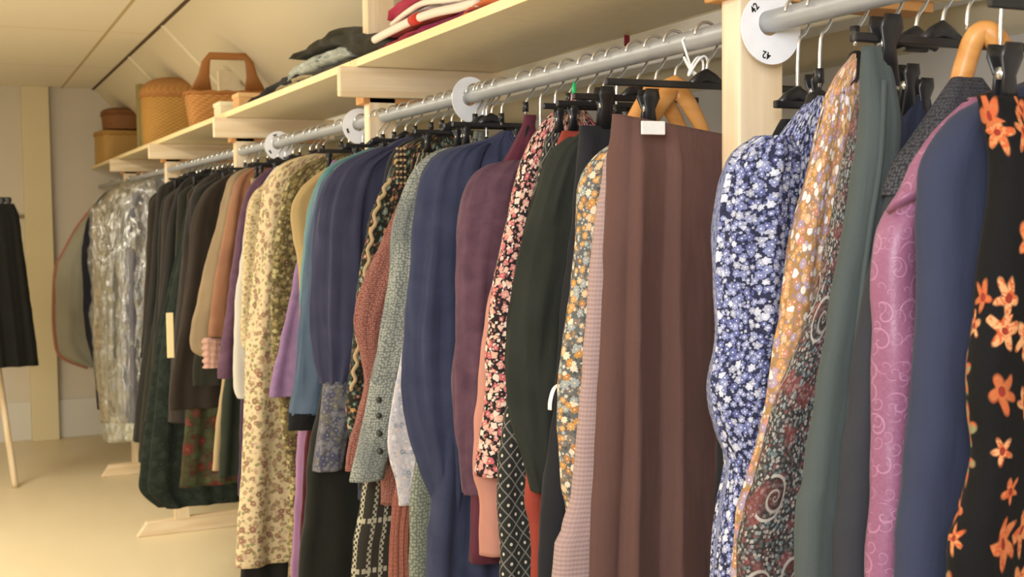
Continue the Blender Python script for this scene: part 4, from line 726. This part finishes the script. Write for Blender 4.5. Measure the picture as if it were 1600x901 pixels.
folded('folded_cloth', 'orange cloth folded on the shelf right of the red pile', 'folded clothes', 1.90, 2.26, .94, 1.2, zf([(1.9, .004), (2.15, .006), (2.26, .002)]), [.02, .035, .03, .012], cloth('orange_cotton', 'd0703f', .08), 17)
folded('folded_cloth', 'dusty pink cloth on top of the orange one', 'folded clothes', 1.9, 2.24, .96, 1.2, lambda y: ST + .038, [.03, .06, .06, .03], cloth('dusty_pink', 'a77078', .08), 18)

# ------------------------------------------------------------------ the other rack at the far left
lr = thing('clothes_rack', 'pale wooden A frame rack at the left edge with black clothes', 'clothes rack', (.2, 7.55, 0))
pf = P(24, 757, 7.6); pt = P(-6, 500, 7.6); dirv = (pt - pf).normalized()
foot = Vector((pf.x, 7.6, .0)); topp = foot + Vector((-.10, 0, 1.0)).normalized() * 1.62
def leg(a, b): return tubed([a, a + (b - a) * .02, b], [(.016, .022), (.019, .025), (.018, .022)], 12)
V, F = leg(foot, topp); link('leg', V, F, WOOD, lr); V, F = leg(foot + Vector((-.9, 0, 0)), topp + Vector((-.60, 0, 0))); link('leg', V, F, WOOD, lr)
tube('rail', [(topp.x + .04, 7.6, topp.z - .02), (topp.x - .9, 7.6, topp.z - .02)], .014, STEEL, lr, 16)
def hung_left(y, pts, mat, lab, nm, seed, cat):
    L = [P(a, b, y) for a, b in pts]; prof = [(p.z, p.x - .34, p.x) for p in L]; g = thing(nm, lab, cat, (L[0].x, y, L[0].z)); body('cloth_panel', prof, y, mat, g, .035, (.004, .014), 9, seed); return g
g = hung_left(7.35, [(22, 318), (30, 340), (38, 400), (46, 460), (54, 520), (60, 570)], cloth('black_twill', '171714', .1), 'black trousers hanging at the left edge of the photo', 'trousers', 81, TR)
for px_ in (3, 13):
    q = P(px_, 322, 7.35); clip(g, q.x, 7.35, q.z + .02, 2.0)
hl = thing('clip_hanger', 'clip hanger holding the black trousers at the left edge', 'hanger', (0, 7.45, 1.5)); q = P(8, 318, 7.35); box('bar', (q.x - .25, q.x + .03, 7.346, 7.354, q.z + .02, q.z + .035), PLASTIC, hl, .002); tube('hook', [(q.x - .1, 7.35, q.z + .03), (q.x - .1, 7.35, q.z + .07), (q.x - .1, 7.6, topp.z)], .002, CHROME, hl, 6)

# neighbours on the rail press on one another: flatten each garment into the gap it has, front and back
SOFT = ('bodice', 'skirt_panel', 'trouser_leg', 'sleeve', 'cuff', 'ruffle', 'lace_yoke')
gs = sorted([o for o in COL.objects if o.parent is None and o.type == 'EMPTY' and any(c.name.split('.')[0] in SOFT for c in o.children)], key=lambda o: o.location.y)
for i, g in enumerate(gs):
    y0 = g.location.y; lim = [(y0 - gs[i - 1].location.y) * .54 if i else 1, (gs[i + 1].location.y - y0) * .50 if i + 1 < len(gs) else 1]
    kids = list(g.children) + [c for k in g.children for c in k.children]; main = [1, 1]
    for c in kids:
        if c.type != 'MESH': continue
        nm = c.name.split('.')[0]; soft = nm in SOFT
        for side in (0, 1):
            sg = -1 if side == 0 else 1; dev = max([sg * (v.co.y - y0) for v in c.data.vertices] + [1e-5])
            fac = min(1, lim[side] * (1.25 if nm in ('sleeve', 'cuff') else 1) / dev)
            if nm in ('bodice', 'skirt_panel', 'trouser_leg'): main[side] = fac
            if not soft: fac = main[side]
            if fac < 1:
                for v in c.data.vertices:
                    if sg * (v.co.y - y0) > 0: v.co.y = y0 + (v.co.y - y0) * fac
